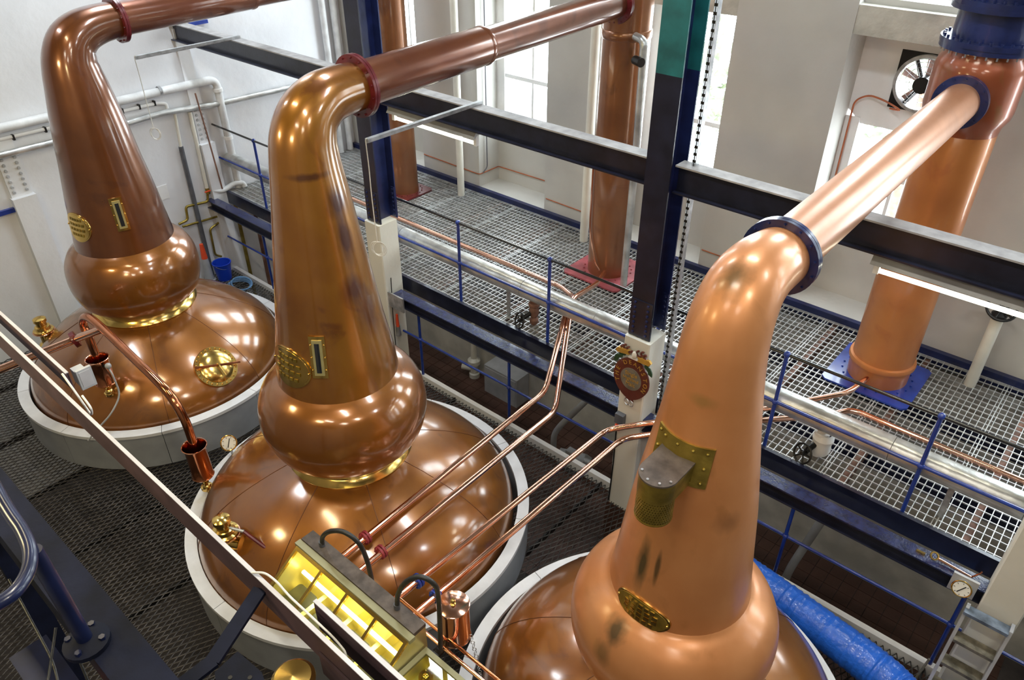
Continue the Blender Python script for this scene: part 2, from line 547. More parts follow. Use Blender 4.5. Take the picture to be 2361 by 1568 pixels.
# ================================================================== SETTING
BAYS = [(-10.72, -9.36), (-8.06, -6.70), (-5.38, -4.03), (-2.74, -1.40), (0.0, 1.34), (2.66, 4.0), (5.34, 6.68), (8.02, 9.36)]
b = MB()
xs = XL - 0.3
for (a, c) in BAYS:
    b.box(xs, a, YB, 9.1, ZM - 0.15, 8.2)
    xs = c
b.box(xs, 11.0, YB, 9.1, ZM - 0.15, 8.2)
for (a, c) in BAYS:
    b.box(a, c, YB - 0.0, 9.1, ZM - 0.15, 1.42)           # ledge
    b.box(a, c, 8.92, 9.1, 1.42, 2.34)                     # spandrel
    b.box(a, c, 8.60, 9.1, 4.58, 4.90)
    b.box(a, c, 8.60, 9.1, 7.30, 8.2)
wall_back = b.build('wall_back', M_PIER, kind='structure')
MB().box(XL - 0.3, 11.0, 8.40, 9.1, -2.4, ZM - 0.15).build('wall_back_lower', M_LOWWALL, kind='structure')
MB().box(XL - 0.3, XL, -4.5, 9.1, -2.4, 8.2).build('wall_left', M_WALL, kind='structure')
MB().box(11.0, 11.3, -4.5, 9.1, -2.4, 8.2).build('wall_right', M_ROOM, kind='structure')
MB().box(XL - 0.3, 11.3, -4.8, -4.5, -2.4, 8.2).build('wall_front', M_ROOM, kind='structure')
MB().box(XL - 0.3, 11.3, -4.8, 9.1, 8.2, 8.4).build('ceiling', M_CEIL, kind='structure')
MB().box(XL, 11.0, YB - 0.07, YB, ZM - 0.1, 1.43).build('baseboard_back', M_NAVY, kind='structure')
# concrete lintels over the bays
for i, (a, c) in enumerate(BAYS):
    MB().box(a - 0.0, c + 0.0, 8.46, 8.9, 4.56, 4.84).build('trim_%d' % (i + 1), M_CONC, kind='structure')
# windows
for i, (a, c) in enumerate(BAYS):
    zt = 3.62 if i == 3 else 4.56
    fr = MB()
    y0, y1 = 8.93, 9.0
    fr.box(a, a + 0.16, y0 - 0.03, y1, 2.34, zt).box(c - 0.12, c, y0 - 0.03, y1, 2.34, zt)
    fr.box(a + 0.16, c - 0.12, y0, y1, zt - 0.07, zt).box(a + 0.16, c - 0.12, y0, y1, 2.34, 2.42)
    wi = fr.build('window_%d' % (i + 1), M_WHITE, kind='structure')
    rails = [3.14] if i != 3 else [3.02]
    for zr in rails:
        MB().box(a + 0.16, c - 0.12, y0 - 0.01, y1, zr - 0.03, zr + 0.03).build('meeting_rail', M_WHITE, wi)
    MB().box((a + c) / 2 - 0.008, (a + c) / 2 + 0.032, y0 + 0.01, y1, 2.42, zt - 0.07).build('glazing_bar', M_WHITE, wi)
    zz = [2.42] + [q for z in rails for q in (z - 0.03, z + 0.03)] + [zt - 0.07]
    xm = (a + c) / 2 + 0.012
    for j in range(0, len(zz), 2):
        for (xa, xb) in ((a + 0.16, xm - 0.02), (xm + 0.02, c - 0.12)):
            MB().box(xa, xb, y0 + 0.03, y0 + 0.036, zz[j], zz[j + 1]).build('pane', M_PANE, wi)
for i, (a, c) in enumerate(BAYS):            # upper row above the lintels
    fr = MB()
    y0, y1 = 8.93, 9.0
    fr.box(a, a + 0.10, y0 - 0.03, y1, 4.90, 7.30).box(c - 0.10, c, y0 - 0.03, y1, 4.90, 7.30)
    fr.box(a + 0.10, c - 0.10, y0, y1, 7.23, 7.30).box(a + 0.10, c - 0.10, y0, y1, 4.90, 4.98)
    wi = fr.build('window_%d' % (i + 11), M_WHITE, kind='structure')
    MB().box(a + 0.10, c - 0.10, y0 - 0.01, y1, 6.07, 6.13).build('meeting_rail', M_WHITE, wi)
    MB().box((a + c) / 2 - 0.02, (a + c) / 2 + 0.02, y0 + 0.01, y1, 4.98, 7.23).build('glazing_bar', M_WHITE, wi)
    for (za_, zb_) in ((4.98, 6.07), (6.13, 7.23)):
        for (xa, xb) in ((a + 0.10, (a + c) / 2 - 0.02), ((a + c) / 2 + 0.02, c - 0.10)):
            MB().box(xa, xb, y0 + 0.03, y0 + 0.036, za_, zb_).build('pane', M_PANE, wi)
# outdoor trees behind the windows
def tree(x, y, z, rr, lab):
    t = thing('tree', (x, y, -2.4), lab, 'tree')
    MB().tube([(x, y, -2.4), (x + 0.1, y, 0), (x, y + 0.1, z)], [0.22, 0.17, 0.08], 8).build('trunk', M_JOIST, t)
    b = MB()
    for k in range(260):
        d = Vector(rng.normal(size=3)).normalized() * rr * (0.4 + 0.6 * rng.random())
        c = Vector((x, y, z)) + Vector((d.x, d.y * 0.7, d.z))
        u = Vector(rng.normal(size=3)).normalized()
        v = u.orthogonal().normalized()
        b.prism([(-.16, 0), (0, -.08), (.16, 0), (0, .08)], c, u, v, 0.01)
    b.build('crown', M_TREE, t)
tree(-7.0, 15.0, 2.0, 1.4, 'leafy tree outdoors seen through the window beside the blue column')
tree(-3.4, 15.0, 2.6, 1.4, 'leafy tree outdoors seen behind the wall fan')

# floor of the still deck: expanded metal
def expanded(x0, x1, y0, y1, sw, lw):
    nx, ny = int((x1 - x0) / sw), int((y1 - y0) / (lw / 2))
    i, j = np.meshgrid(np.arange(nx), np.arange(ny), indexing='ij')
    i, j = i.ravel(), j.ravel()
    V, Fc = [], []
    hw = 0.0045
    off = 0
    for side in (0, 1):
        sg = 1.0 if side == 0 else -1.0
        xa = x0 + i * sw + np.where((j % 2) == 0, 0.0, sg * sw / 2)
        xb = x0 + i * sw + np.where((j % 2) == 0, sg * sw / 2, 0.0)
        ya, yb = y0 + j * lw / 2, y0 + (j + 1) * lw / 2
        n = len(xa)
        vs = np.stack([np.stack([xa - hw, ya, np.full(n, -0.003)], 1), np.stack([xb - hw, yb, np.full(n, 0.0)], 1),
                       np.stack([xb + hw, yb, np.full(n, -0.008)], 1), np.stack([xa + hw, ya, np.full(n, -0.011)], 1),
                       np.stack([xb - hw, yb, np.full(n, -0.014)], 1), np.stack([xa - hw, ya, np.full(n, -0.017)], 1)], 1)
        V.append(vs.reshape(-1, 3))
        base = off + np.arange(n) * 6
        Fc.append(np.stack([base, base + 3, base + 2, base + 1], 1))
        Fc.append(np.stack([base, base + 1, base + 4, base + 5], 1))
        off += n * 6
    V, Fc = np.concatenate(V), np.concatenate(Fc)
    me = bpy.data.meshes.new('floor')
    me.vertices.add(len(V))
    me.vertices.foreach_set('co', V.ravel())
    me.loops.add(Fc.size)
    me.loops.foreach_set('vertex_index', Fc.ravel().astype(np.int32))
    me.polygons.add(len(Fc))
    me.polygons.foreach_set('loop_start', np.arange(len(Fc), dtype=np.int32) * 4)
    me.update(calc_edges=True)
    me.materials.append(M_MESH)
    o = bpy.data.objects.new('floor', me)
    COL.objects.link(o)
    o['kind'] = 'structure'
    return o
floor = expanded(XL + 0.05, 3.0, -0.6, 5.5, 0.062, 0.135)
for x in np.arange(-10.6, 3.0, 1.2):
    MB().box(x - 0.008, x + 0.008, -0.6, 5.5, -0.09, -0.02).build('bearer', M_BLACK, floor)
# white kerb along the deck edge
tr7 = MB().box(XL + 0.01, 3.0, 5.502, 5.565, -0.10, 0.03).build('trim_20', M_WHITE, kind='structure')
# lower tiled floor
fl = MB().box(XL, 11.0, -4.5, 8.4, -2.5, -2.4).build('floor_lower', M_GROUT, kind='structure')
TS = 0.2
proto = None
for ix in range(17):
    for iy in range(15):
        x, y = -2.4 + ix * TS, 5.38 + iy * TS
        if proto is None:
            proto = MB().box(0.004, TS - 0.004, 0.004, TS - 0.004, 0, 0.012).build('tile', M_TILE, fl)
            t = proto
        else:
            t = clone(proto, fl)
        t.location = (x, y, -2.4 + rng.random() * 0.002)
bt = MB()
for ix in range(44):
    for iy in range(15):
        x, y = -2.4 - TS * (ix + 1), 5.38 + iy * TS
        bt.box(x + 0.004, x + TS - 0.004, y + 0.004, y + TS - 0.004, -2.4, -2.388)
bt.build('tile_field', M_TILE, fl, kind='stuff')

# mezzanine: edge channel, joists, grating panels
mz = MB().box(XL, 3.0, 5.68, 5.72, 1.17, 1.375).box(XL, 3.0, 5.72, 5.78, 1.17, 1.185).build('floor_mezzanine', M_BLACKB, kind='structure')
PW = 1.0
g = MB()
nb = 16
for k in range(nb):
    x = (k + 0.5) * PW / nb
    g.box(x - 0.0035, x + 0.0035, 0, 2.64, -0.03, 0)
for k in range(29):
    y = 0.03 + k * 2.58 / 28
    g.box(0.002, PW - 0.002, y - 0.004, y + 0.004, -0.012, 0.001)
g.box(0, 0.005, 0, 2.64, -0.03, 0).box(PW - 0.005, PW, 0, 2.64, -0.03, 0).box(0, PW, -0.004, 0.004, -0.03, 0.001).box(0, PW, 2.636, 2.644, -0.03, 0.001)
gp = g.build('grating_panel', M_GRATE, mz)
for k in range(14):
    o = gp if k == 0 else clone(gp, mz)
    o.location = (XL + 0.05 + k * PW, 5.735, ZM)
for k in range(13):
    x = XL + 0.6 + k * 1.07
    MB().box(x - 0.035, x + 0.035, 5.72, 8.4, 1.19, 1.31).build('joist', M_JOIST, mz)
for y in (6.55, 7.6):
    MB().box(XL, 3.0, y - 0.04, y + 0.04, 1.02, 1.19).build('cross_beam', M_BLACKB, mz)

# ================================================================== PILLARS, COLUMNS, BEAMS
def pillar(x0, x1, lab):
    t = thing('concrete_pillar', ((x0 + x1) / 2, 5.455, -2.4), lab, 'pillar')
    c = 0.012
    b = MB()
    b.prism([(x0 + c, 5.31), (x1 - c, 5.31), (x1, 5.31 + c), (x1, 5.60), (x0, 5.60), (x0, 5.31 + c)], (0, 0, -0.03), (1, 0, 0), (0, 1, 0), 2.28)
    b.build('shaft', M_CREAM, t)
    MB().box(x0 - .02, x1 + .02, 5.30, 5.50, -2.4, -0.03).build('shade_painted_shaft', M_TILE, t)  # lower shaft in a dark colour, standing in for shade under the deck
    t['kind'] = 'thing'
    return t
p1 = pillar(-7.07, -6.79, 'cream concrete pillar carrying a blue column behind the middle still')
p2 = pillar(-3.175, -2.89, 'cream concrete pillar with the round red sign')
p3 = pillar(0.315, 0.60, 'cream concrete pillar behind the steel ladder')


def steel_col(x0, x1, lab, teal):
    t = thing('steel_column', ((x0 + x1) / 2, 5.5, 2.25), lab, 'column')
    t['kind'] = 'thing'
    y0, y1, zt = 5.36, 5.645, 8.2
    zj = 4.72
    xm = (x0 + x1) / 2
    MB().box(x0, x1, y0, y0 + 0.016, 2.25, zj if teal else zt).build('front_flange', M_BLACKB, t)
    MB().box(x0, x1, y1 - 0.016, y1, 2.25, zj if teal else zt).build('rear_flange', M_NAVY, t)
    MB().box(xm - 0.007, xm + 0.007, y0 + 0.016, y1 - 0.016, 2.25, zt).build('web', M_NAVY, t)
    if teal:
        MB().box(x0, x1, y0, y0 + 0.016, zj, zt).build('upper_front_flange', M_TEAL, t, label='teal painted upper flange')
        MB().box(x0, x1, y1 - 0.016, y1, zj, zt).build('upper_rear_flange', M_TEAL, t, label='teal painted upper flange')
    MB().box(x0 + 0.004, x1 - 0.004, y0 - 0.012, y0, 2.26, 2.66).build('splice_plate', M_BLACKB, t)
    MB().box(x1 - 0.06, x1 - 0.002, y1 - 0.03, y1 - 0.016, 2.26, 2.66).build('splice_plate', M_NAVY, t)
    bolt = None
    for zz in np.arange(2.30, 2.64, 0.055):
        for (bx, by) in ((x0 + 0.05, y0 - 0.012), (x1 - 0.05, y0 - 0.012), (x1 - 0.03, y1 - 0.03)):
            if bolt is None:
                bolt = MB().cyl((0, 0, 0), (0, -0.014, 0), 0.015, 0.012, 8).build('bolt', M_NAVY, t)
                bolt.location = Vector((bx, by, zz)) - WLOC[t.name]
                # local mesh was shifted by the parent's place: undo
                for v in bolt.data.vertices:
                    v.co += WLOC[t.name]
            else:
                c = clone(bolt, t)
                c.location = Vector((bx, by, zz)) - WLOC[t.name]
    return t
steel_col(-7.05, -6.81, 'navy steel column on the pillar behind the middle still', False)
steel_col(-3.166, -2.925, 'navy steel column turning teal higher up, above the round red sign', True)

def beam(name, x0, x1, yc, zt, zb, bw, m, lab, mt=None):
    t = thing(name, ((x0 + x1) / 2, yc, zb), lab, 'beam')
    t['kind'] = 'thing'
    tf = 0.014
    MB().box(x0, x1, yc - bw / 2, yc + bw / 2, zt - tf, zt).build('top_flange', mt or m, t)
    MB().box(x0, x1, yc - bw / 2, yc + bw / 2, zb, zb + tf).build('bottom_flange', m, t)
    MB().box(x0, x1, yc - 0.006, yc + 0.006, zb + tf, zt - tf).build('web', m, t)
    return t
M_PALETOP = mat('pale_beam_top', (0.36, 0.35, 0.35), 0.6, 0, 0.2, 9)  # paler grey for the top flanges of the upper beams
M_BLUEG = mat('speckled_blue_gloss', (0.014, 0.020, 0.075), 0.22, 0, 0.4, 14, bump=0.25, bscale=70, coat=0.5)
beam('upper_beam', XL, -7.052, 5.5, 4.0, 3.75, 0.15, M_BLACKB, 'dark upper steel beam running from the end wall to the far column', M_PALETOP)
beam('upper_beam', -6.808, -3.168, 5.5, 4.0, 3.75, 0.15, M_BLACKB, 'dark upper steel beam spanning between the two navy columns', M_PALETOP)
beam('upper_beam', -2.923, 2.2, 5.5, 4.0, 3.75, 0.15, M_BLACKB, 'dark upper steel beam above the lit tube, passing behind the pale vapour pipe', M_PALETOP)
beam('deck_beam', XL, -7.07, 5.435, 1.30, 1.15, 0.15, M_BLACKB, 'glossy blue low beam from the end wall to the far pillar', M_BLUEG)
beam('deck_beam', -6.72, -3.175, 5.435, 1.30, 1.15, 0.15, M_BLACKB, 'glossy blue low beam below the mezzanine, between the two cream pillars', M_BLUEG)
beam('deck_beam', -2.89, 0.315, 5.435, 1.30, 1.15, 0.15, M_BLACKB, 'glossy blue low beam with a gauge, spanner and the ladder near it', M_BLUEG)
MB().box(-6.79, -6.50, 5.335, 5.355, 1.10, 1.31).build('bracket_plate', M_GALV, label='small galvanised plate at the beam end on the far pillar', cat='bracket')

# slotted strut standing beside the column
t = thing('slotted_strut', (-2.80, 5.53, 0.0), 'perforated steel strut standing upright beside the teal topped column', 'strut')
b = MB()
b.box(-2.815, -2.812, 5.50, 5.56, 0.0, 8.1)
b.box(-2.785, -2.782, 5.50, 5.56, 0.0, 8.1)
b.build('side_leg', M_GALV, t)
b = MB()
for k in range(135):
    z = 0.03 + k * 0.06
    b.box(-2.812, -2.785, 5.497, 5.501, z - 0.018, z + 0.004)
    b.box(-2.8015, -2.7955, 5.497, 5.501, z + 0.004, z + 0.042)
b.build('perforated_face', M_BLACK, t)

# ================================================================== RAILINGS
def railing(name, posts, x0, x1, y, z0, rails, lab, mpost, top=None):
    t = thing(name, (posts[0], y, z0), lab, 'railing')
    zt = max(z for z, _, _ in rails) if top is None else top
    for x in posts:
        p = MB().cyl((x, y, z0), (x, y, zt), 0.019, None, 12).build('post', mpost, t)
        for z, _, mm in rails:
            MB().sphere((x, y, z), 0.032, 12, 8).build('ball_joint', mpost, p)
    for z, r, mm in rails:
        MB().tube([(x0, y, z), (x1, y, z)], r, 10).build('rail', mm, t)
    return t
railing('mezzanine_railing', [-10.1, -8.7, -7.25, -5.855, -4.46, -3.06, -1.76, -0.465, 0.9], XL + 0.01, 2.4, 5.75, ZM, [(2.44, 0.016, M_RAILB), (1.90, 0.016, M_BLUE)],
        'blue post railing with black top rail along the grating mezzanine', M_BLUE)
railing('deck_railing', [-10.0, -8.2], XL + 0.01, -7.075, 5.535, 0.032, [(0.61, 0.015, M_BLUE)], 'blue railing below the far low beam by the bucket', M_BLUE, 1.145)
railing('deck_railing', [-6.45, -4.865, -3.26], -6.785, -3.18, 5.535, 0.032, [(0.61, 0.015, M_BLUE)], 'blue railing on the white kerb between the two cream pillars', M_BLUE, 1.145)
railing('deck_railing', [-2.6, -1.285, 0.22], -2.885, 0.31, 5.535, 0.032, [(0.61, 0.015, M_BLUE)], 'blue railing on the kerb behind the blue wrapped duct', M_BLUE, 1.145)
railing('deck_railing', [0.86, 2.0], 0.605, 2.4, 5.535, 0.032, [(0.61, 0.015, M_BLUE)], 'blue railing beyond the steel ladder at the corner', M_BLUE, 1.145)

# ================================================================== POT STILLS
def still(name, S, dome, bulge, neck, flange, mats, lab, fl_mat, ring_z, dome_r):
    cx, cy = S
    t = thing(name, (cx, cy, 0.0), lab, 'pot still')
    mdome, mbulge, mneck = mats
    d = MB().lathe(prof_smooth(dome), cx, cy, 96).build('pot_dome', mdome, t)
    n_seam = 8
    ps = prof_smooth(dome)
    for k in range(n_seam):
        a = 0.35 + 2 * PI * k / n_seam
        pts = [(cx + (r + 0.0005) * math.cos(a), cy + (r + 0.0005) * math.sin(a), z + 0.0005) for r, z in ps[3:-2]]
        MB().tube(pts, 0.0035, 5).build('seam', M_SEAM, d)
    bl = MB().lathe(prof_smooth(bulge), cx, cy, 96).build('boil_ball', mbulge, t)
    pts = catmull([(cx, cy + dy, z, r) for dy, z, r in neck], 6)
    MB().tube([p[:3] for p in pts], [p[3] for p in pts], 64).build('neck', mneck, t, angle=60)
    return t
M_SEAM = mat('copper_seam_dark', (0.16, 0.06, 0.025), 0.4, 0.6, 0.2, 8)

dome2 = [(1.60, 0.05), (1.61, 0.30), (1.605, 0.46), (1.57, 0.60), (1.47, 0.76), (1.30, 0.92), (1.08, 1.06), (0.82, 1.18), (0.60, 1.26), (0.54, 1.29)]
bulge2 = [(0.545, 1.34), (0.60, 1.40), (0.705, 1.52), (0.765, 1.68), (0.780, 1.83), (0.755, 1.98), (0.69, 2.11), (0.61, 2.19), (0.545, 2.235)]
neck2 = [(0, 2.20, 0.552), (0, 2.45, 0.520), (0, 2.8, 0.462), (0, 3.2, 0.408), (0, 3.6, 0.352), (0, 3.95, 0.305), (0.0, 4.2, 0.272), (0.02, 4.38, 0.252), (0.09, 4.52, 0.232), (0.22, 4.61, 0.212), (0.38, 4.64, 0.195), (0.57, 4.645, 0.185)]
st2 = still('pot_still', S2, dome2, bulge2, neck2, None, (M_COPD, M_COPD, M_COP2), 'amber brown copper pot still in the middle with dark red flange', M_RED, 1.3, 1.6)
MB().lathe([(0.545, 1.275), (0.60, 1.275), (0.605, 1.285), (0.575, 1.345), (0.55, 1.36)], *S2, 80).build('brass_band', M_BRASS, st2)
dome1 = [(1.55, 0.05), (1.56, 0.30), (1.555, 0.46), (1.52, 0.60), (1.42, 0.76), (1.26, 0.92), (1.04, 1.07), (0.80, 1.20), (0.62, 1.28), (0.56, 1.31)]
bulge1 = [(0.56, 1.35), (0.61, 1.41), (0.70, 1.53), (0.745, 1.68), (0.755, 1.83), (0.735, 1.98), (0.67, 2.11), (0.60, 2.18), (0.55, 2.22)]
neck1 = [(0, 2.19, 0.560), (0, 2.45, 0.525), (0, 2.8, 0.487), (0, 3.2, 0.430), (0, 3.6, 0.382), (0, 3.95, 0.325), (0.0, 4.15, 0.29), (0.02, 4.30, 0.262), (0.09, 4.44, 0.238), (0.22, 4.53, 0.215), (0.40, 4.575, 0.195), (0.60, 4.59, 0.185)]
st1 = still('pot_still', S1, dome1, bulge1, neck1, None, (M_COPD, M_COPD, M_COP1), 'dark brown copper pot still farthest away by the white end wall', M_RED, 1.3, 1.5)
MB().lathe([(0.56, 1.295), (0.615, 1.295), (0.62, 1.305), (0.59, 1.36), (0.565, 1.375)], *S1, 80).build('brass_band', M_BRASS, st1)
dome3 = [(1.43, 0.05), (1.44, 0.30), (1.435, 0.46), (1.40, 0.60), (1.30, 0.76), (1.14, 0.92), (0.95, 1.05), (0.74, 1.15), (0.58, 1.21), (0.52, 1.24)]
bulge3 = [(0.53, 1.12), (0.58, 1.19), (0.67, 1.31), (0.725, 1.46), (0.74, 1.60), (0.715, 1.74), (0.65, 1.86), (0.57, 1.94), (0.51, 1.985), (0.485, 2.01)]
neck3 = [(0, 1.965, 0.492), (0, 2.16, 0.464), (0, 2.4, 0.436), (0, 2.8, 0.392), (0, 3.15, 0.342), (0, 3.5, 0.290), (0, 3.8, 0.255), (0.01, 4.0, 0.238), (0.05, 4.15, 0.226), (0.14, 4.265, 0.213), (0.28, 4.305, 0.20), (0.42, 4.30, 0.19), (0.56, 4.285, 0.182)]
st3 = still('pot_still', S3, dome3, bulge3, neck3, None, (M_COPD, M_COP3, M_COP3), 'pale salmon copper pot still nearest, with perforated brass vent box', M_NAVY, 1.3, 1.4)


def flange_pair(t, c, d, ro, ri, m, boltm, nb=14):
    d = Vector(d).normalized()
    c = Vector(c)
    b = MB().ring(c - d * 0.014, d, ro, ri, 0.024, 40)
    b.ring(c + d * 0.014, d, ro, ri, 0.024, 40)
    f = b.build('flange', m, t)
    up = Vector((0, 0, 1))
    u = d.cross(up).normalized()
    v = d.cross(u)
    for k in range(nb):
        a = 2 * PI * (k + 0.5) / nb
        q = c + (u * math.cos(a) + v * math.sin(a)) * (ro - 0.022)
        MB().cyl(q - d * 0.04, q + d * 0.04, 0.008, None, 6).build('bolt', boltm, f)
    return f


def lyne(name, a, b2, r0, r1, m, fm, lab, joint=None):
    a, b2 = Vector(a), Vector(b2)
    d = (b2 - a).normalized()
    t = thing(name, a, lab, 'vapour pipe')
    if joint:
        q = a + (b2 - a) * joint
        rj = r0 + (r1 - r0) * 0.35
        MB().tube([a, q - d * 0.01], [r0, rj], 40).build('pipe_section', m, t)
        MB().tube([q - d * 0.012, q + d * 0.05, b2], [rj * 0.97, rj * 0.90, r1], 40).build('pipe_section', m, t)
        MB().tube([q - d * 0.035, q - d * 0.01, q + d * 0.015], [rj + 0.002, rj + 0.006, rj + 0.001], 40).build('joint_band', m, t)
    else:
        MB().tube([a, b2], [r0, r1], 40).build('pipe_section', m, t)
    flange_pair(t, a, d, r0 + 0.065, r0 - 0.02, fm, fm)
    flange_pair(t, b2 - d * 0.05, d, r1 + 0.06, r1 - 0.02, fm, fm)
    return t
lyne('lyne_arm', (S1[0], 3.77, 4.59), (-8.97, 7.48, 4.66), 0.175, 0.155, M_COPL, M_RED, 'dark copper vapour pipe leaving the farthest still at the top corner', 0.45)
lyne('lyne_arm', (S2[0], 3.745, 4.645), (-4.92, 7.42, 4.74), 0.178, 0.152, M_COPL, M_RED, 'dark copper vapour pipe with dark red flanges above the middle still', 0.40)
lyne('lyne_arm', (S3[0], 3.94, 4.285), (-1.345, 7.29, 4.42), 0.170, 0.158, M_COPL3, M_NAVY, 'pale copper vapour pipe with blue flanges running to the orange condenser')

# collars round the pots
def collar(S, ro, ri, lab, a_off):
    cx, cy = S
    t = thing('still_collar', (cx, cy, 0), lab, 'collar')
    n = 9
    for k in range(n):
        a0 = a_off + 2 * PI * k / n + 0.002
        a1 = a_off + 2 * PI * (k + 1) / n - 0.002
        MB().lathe([(ro - 0.012, 0.0), (ro - 0.012, 0.462), (ri + 0.012, 0.462), (ri + 0.012, 0.0)], cx, cy, 12, a0, a1, True).build('side_panel', M_COLLAR, t)
        MB().lathe([(ro, 0.46), (ro, 0.50), (ri, 0.50), (ri, 0.46)], cx, cy, 12, a0, a1, True).build('rim_segment', M_COLLARW, t)
    return t
collar((-8.95, 3.17), 1.71, 1.585, 'grey collar with white rim around the farthest still', 0.2)
collar((-4.87, 3.20), 1.75, 1.635, 'grey collar with white rim around the middle still', 0.55)
collar((-1.38, 3.28), 1.575, 1.46, 'grey collar with white rim around the nearest still', 0.1)

# ---- plates and sight glasses on the necks (parts of their still)
def neck_r(neck, z):
    for (d0, z0, r0), (d1, z1, r1) in zip(neck, neck[1:]):
        if z0 <= z <= z1:
            return r0 + (r1 - r0) * (z - z0) / (z1 - z0)
    return neck[0][2] if z < neck[0][1] else neck[-1][2]


def curved_plate(S, neck, ang, zc, w, h, shape, th=0.012, nu=16, nv=14):
    """a plate wrapped on the neck; shape(u, v) in [-1,1]^2 tells where it is; returns MB"""
    b = MB()
    cx, cy = S

    def P(u, v, k):
        z = zc + v * h / 2
        r = neck_r(neck, z) + k
        a = ang + u * (w / 2) / r
        return (cx + r * math.cos(a), cy + r * math.sin(a), z)
    outer = shape
    n = len(outer)
    vs = [P(0, 0, th)] + [P(u * 0.5, v * 0.5, th) for u, v in outer] + [P(u, v, th) for u, v in outer] + [P(u, v, -0.004) for u, v in outer]
    fs = []
    for i in range(n):
        j = (i + 1) % n
        fs += [(0, 1 + i, 1 + j), (1 + i, 1 + n + i, 1 + n + j, 1 + j), (1 + n + i, 1 + 2 * n + i, 1 + 2 * n + j, 1 + n + j)]
    return b.add(vs, fs)


def ellipse(n=36, k=1.0):
    return [(k * math.cos(2 * PI * i / n), k * math.sin(2 * PI * i / n)) for i in range(n)]


def rect(n=8, k=1.0, kx=None):
    e = np.linspace(-1, 1, n)
    kx = k if kx is None else kx
    return [(kx * x, -k) for x in e[:-1]] + [(kx, k * y) for y in e[:-1]] + [(-kx * x, k) for x in e[:-1]] + [(-kx, -k * y) for y in e[:-1]]


def arc_bar(S, neck, a0, a1, z0, z1, k0, th, n=8):
    b = MB()
    cx, cy = S
    vs, fs = [], []
    for i in range(n + 1):
        a = a0 + (a1 - a0) * i / n
        for z, k in ((z0, k0), (z0, k0 + th), (z1, k0 + th), (z1, k0)):
            r = neck_r(neck, z) + k
            vs.append((cx + r * math.cos(a), cy + r * math.sin(a), z))
    for i in range(n):
        for j in range(4):
            fs.append((4 * i + j, 4 * i + 4 + j, 4 * i + 4 + (j + 1) % 4, 4 * i + (j + 1) % 4))
    fs += [(0, 1, 2, 3), (4 * n + 3, 4 * n + 2, 4 * n + 1, 4 * n)]
    return b.add(vs, fs)


def sight_glass(st, S, neck, ang, zc, w, h):
    p = curved_plate(S, neck, ang, zc, w, h, rect(), 0.016).build('sight_glass_frame', M_BRASS, st, label='rectangular brass sight glass frame')
    curved_plate(S, neck, ang, zc, w * 0.62, h * 0.84, rect(), 0.026).build('inner_frame', M_BRASSY, p)
    curved_plate(S, neck, ang, zc, w * 0.30, h * 0.70, rect(), 0.030).build('pane', M_GLASSD, p)
    for dz in (-0.3, 0, 0.3):
        for s in (-1, 1):
            r = neck_r(neck, zc + dz * h)
            a = ang + s * w * 0.40 / r
            q = Vector((S[0] + (r + 0.02) * math.cos(a), S[1] + (r + 0.02) * math.sin(a), zc + dz * h))
            MB().sphere(q, 0.008, 8, 6).build('screw', M_BRASS, p)


def oval_plate(st, S, neck, ang, zc, w, h, m, style):
    p = curved_plate(S, neck, ang, zc, w, h, ellipse(), 0.012).build('maker_plate', m, st, label='oval brass maker plate with raised lettering')
    curved_plate(S, neck, ang, zc, w * 0.92, h * 0.92, ellipse(), 0.015).build('plate_field', M_BRASSD if style else m, p)
    r = neck_r(neck, zc)
    rows = ((0.55, 0.5), (0.2, 0.62), (-0.15, 0.62), (-0.5, 0.5))
    for (v, half) in rows:
        n = 5
        for i in range(n):
            u = -half + (i + 0.15) * 2 * half / n
            arc_bar(S, neck, ang + u * w / 2 / r, ang + (u + 1.3 * half / n) * w / 2 / r, zc + v * h / 2 - 0.014, zc + v * h / 2 + 0.014, 0.012, 0.008, 3).build('raised_stroke', M_BRASS if style else M_BRASSD, p)
    for s in (-1, 1):
        a = ang + s * 0.88 * w / 2 / r
        MB().sphere((S[0] + (r + 0.016) * math.cos(a), S[1] + (r + 0.016) * math.sin(a), zc), 0.010, 8, 6).build('screw', M_BRASS, p)


def ang_to_cam(S):
    return math.atan2(-S[1], -S[0])

sight_glass(st2, S2, neck2, ang_to_cam(S2) - 0.30, 2.69, 0.135, 0.38)
oval_plate(st2, S2, neck2, ang_to_cam(S2) - 0.93, 2.53, 0.50, 0.36, M_BRASS, False)
sight_glass(st1, S1, neck1, ang_to_cam(S1) + 0.035, 2.71, 0.135, 0.38)
oval_plate(st1, S1, neck1, ang_to_cam(S1) - 1.02, 2.56, 0.40, 0.34, M_BRASS, False)
oval_plate(st3, S3, neck3, ang_to_cam(S3) - 0.43, 2.07, 0.43, 0.21, M_BRASS, True)

# vent box on the nearest still
vp = curved_plate(S3, neck3, math.radians(-91.8), 3.32, 0.39, 0.27, rect(), 0.012).build('vent_plate', M_BRASSD, st3, label='riveted tarnished brass plate')
for du, dv in ((-.85, .8), (-.6, .75), (-.1, .75), (.4, .75), (.82, .75), (.82, 0), (.82, -.75), (.5, -.8), (-.85, 0), (-.85, -.75)):
    z = 3.32 + dv * 0.135
    r = neck_r(neck3, z) + 0.012
    a = math.radians(-91.8) + du * 0.195 / r
    MB().sphere((S3[0] + r * math.cos(a), S3[1] + r * math.sin(a), z), 0.011, 8, 6).build('rivet', M_BRASSD, vp)
vx, vy, vr = -1.40, 2.86, 0.112
poly = [(vx + vr, 3.09), (vx + vr, vy)] + [(vx + vr * math.cos(-PI * k / 16), vy + vr * math.sin(-PI * k / 16)) for k in range(1, 16)] + [(vx - vr, vy), (vx - vr, 3.09)]
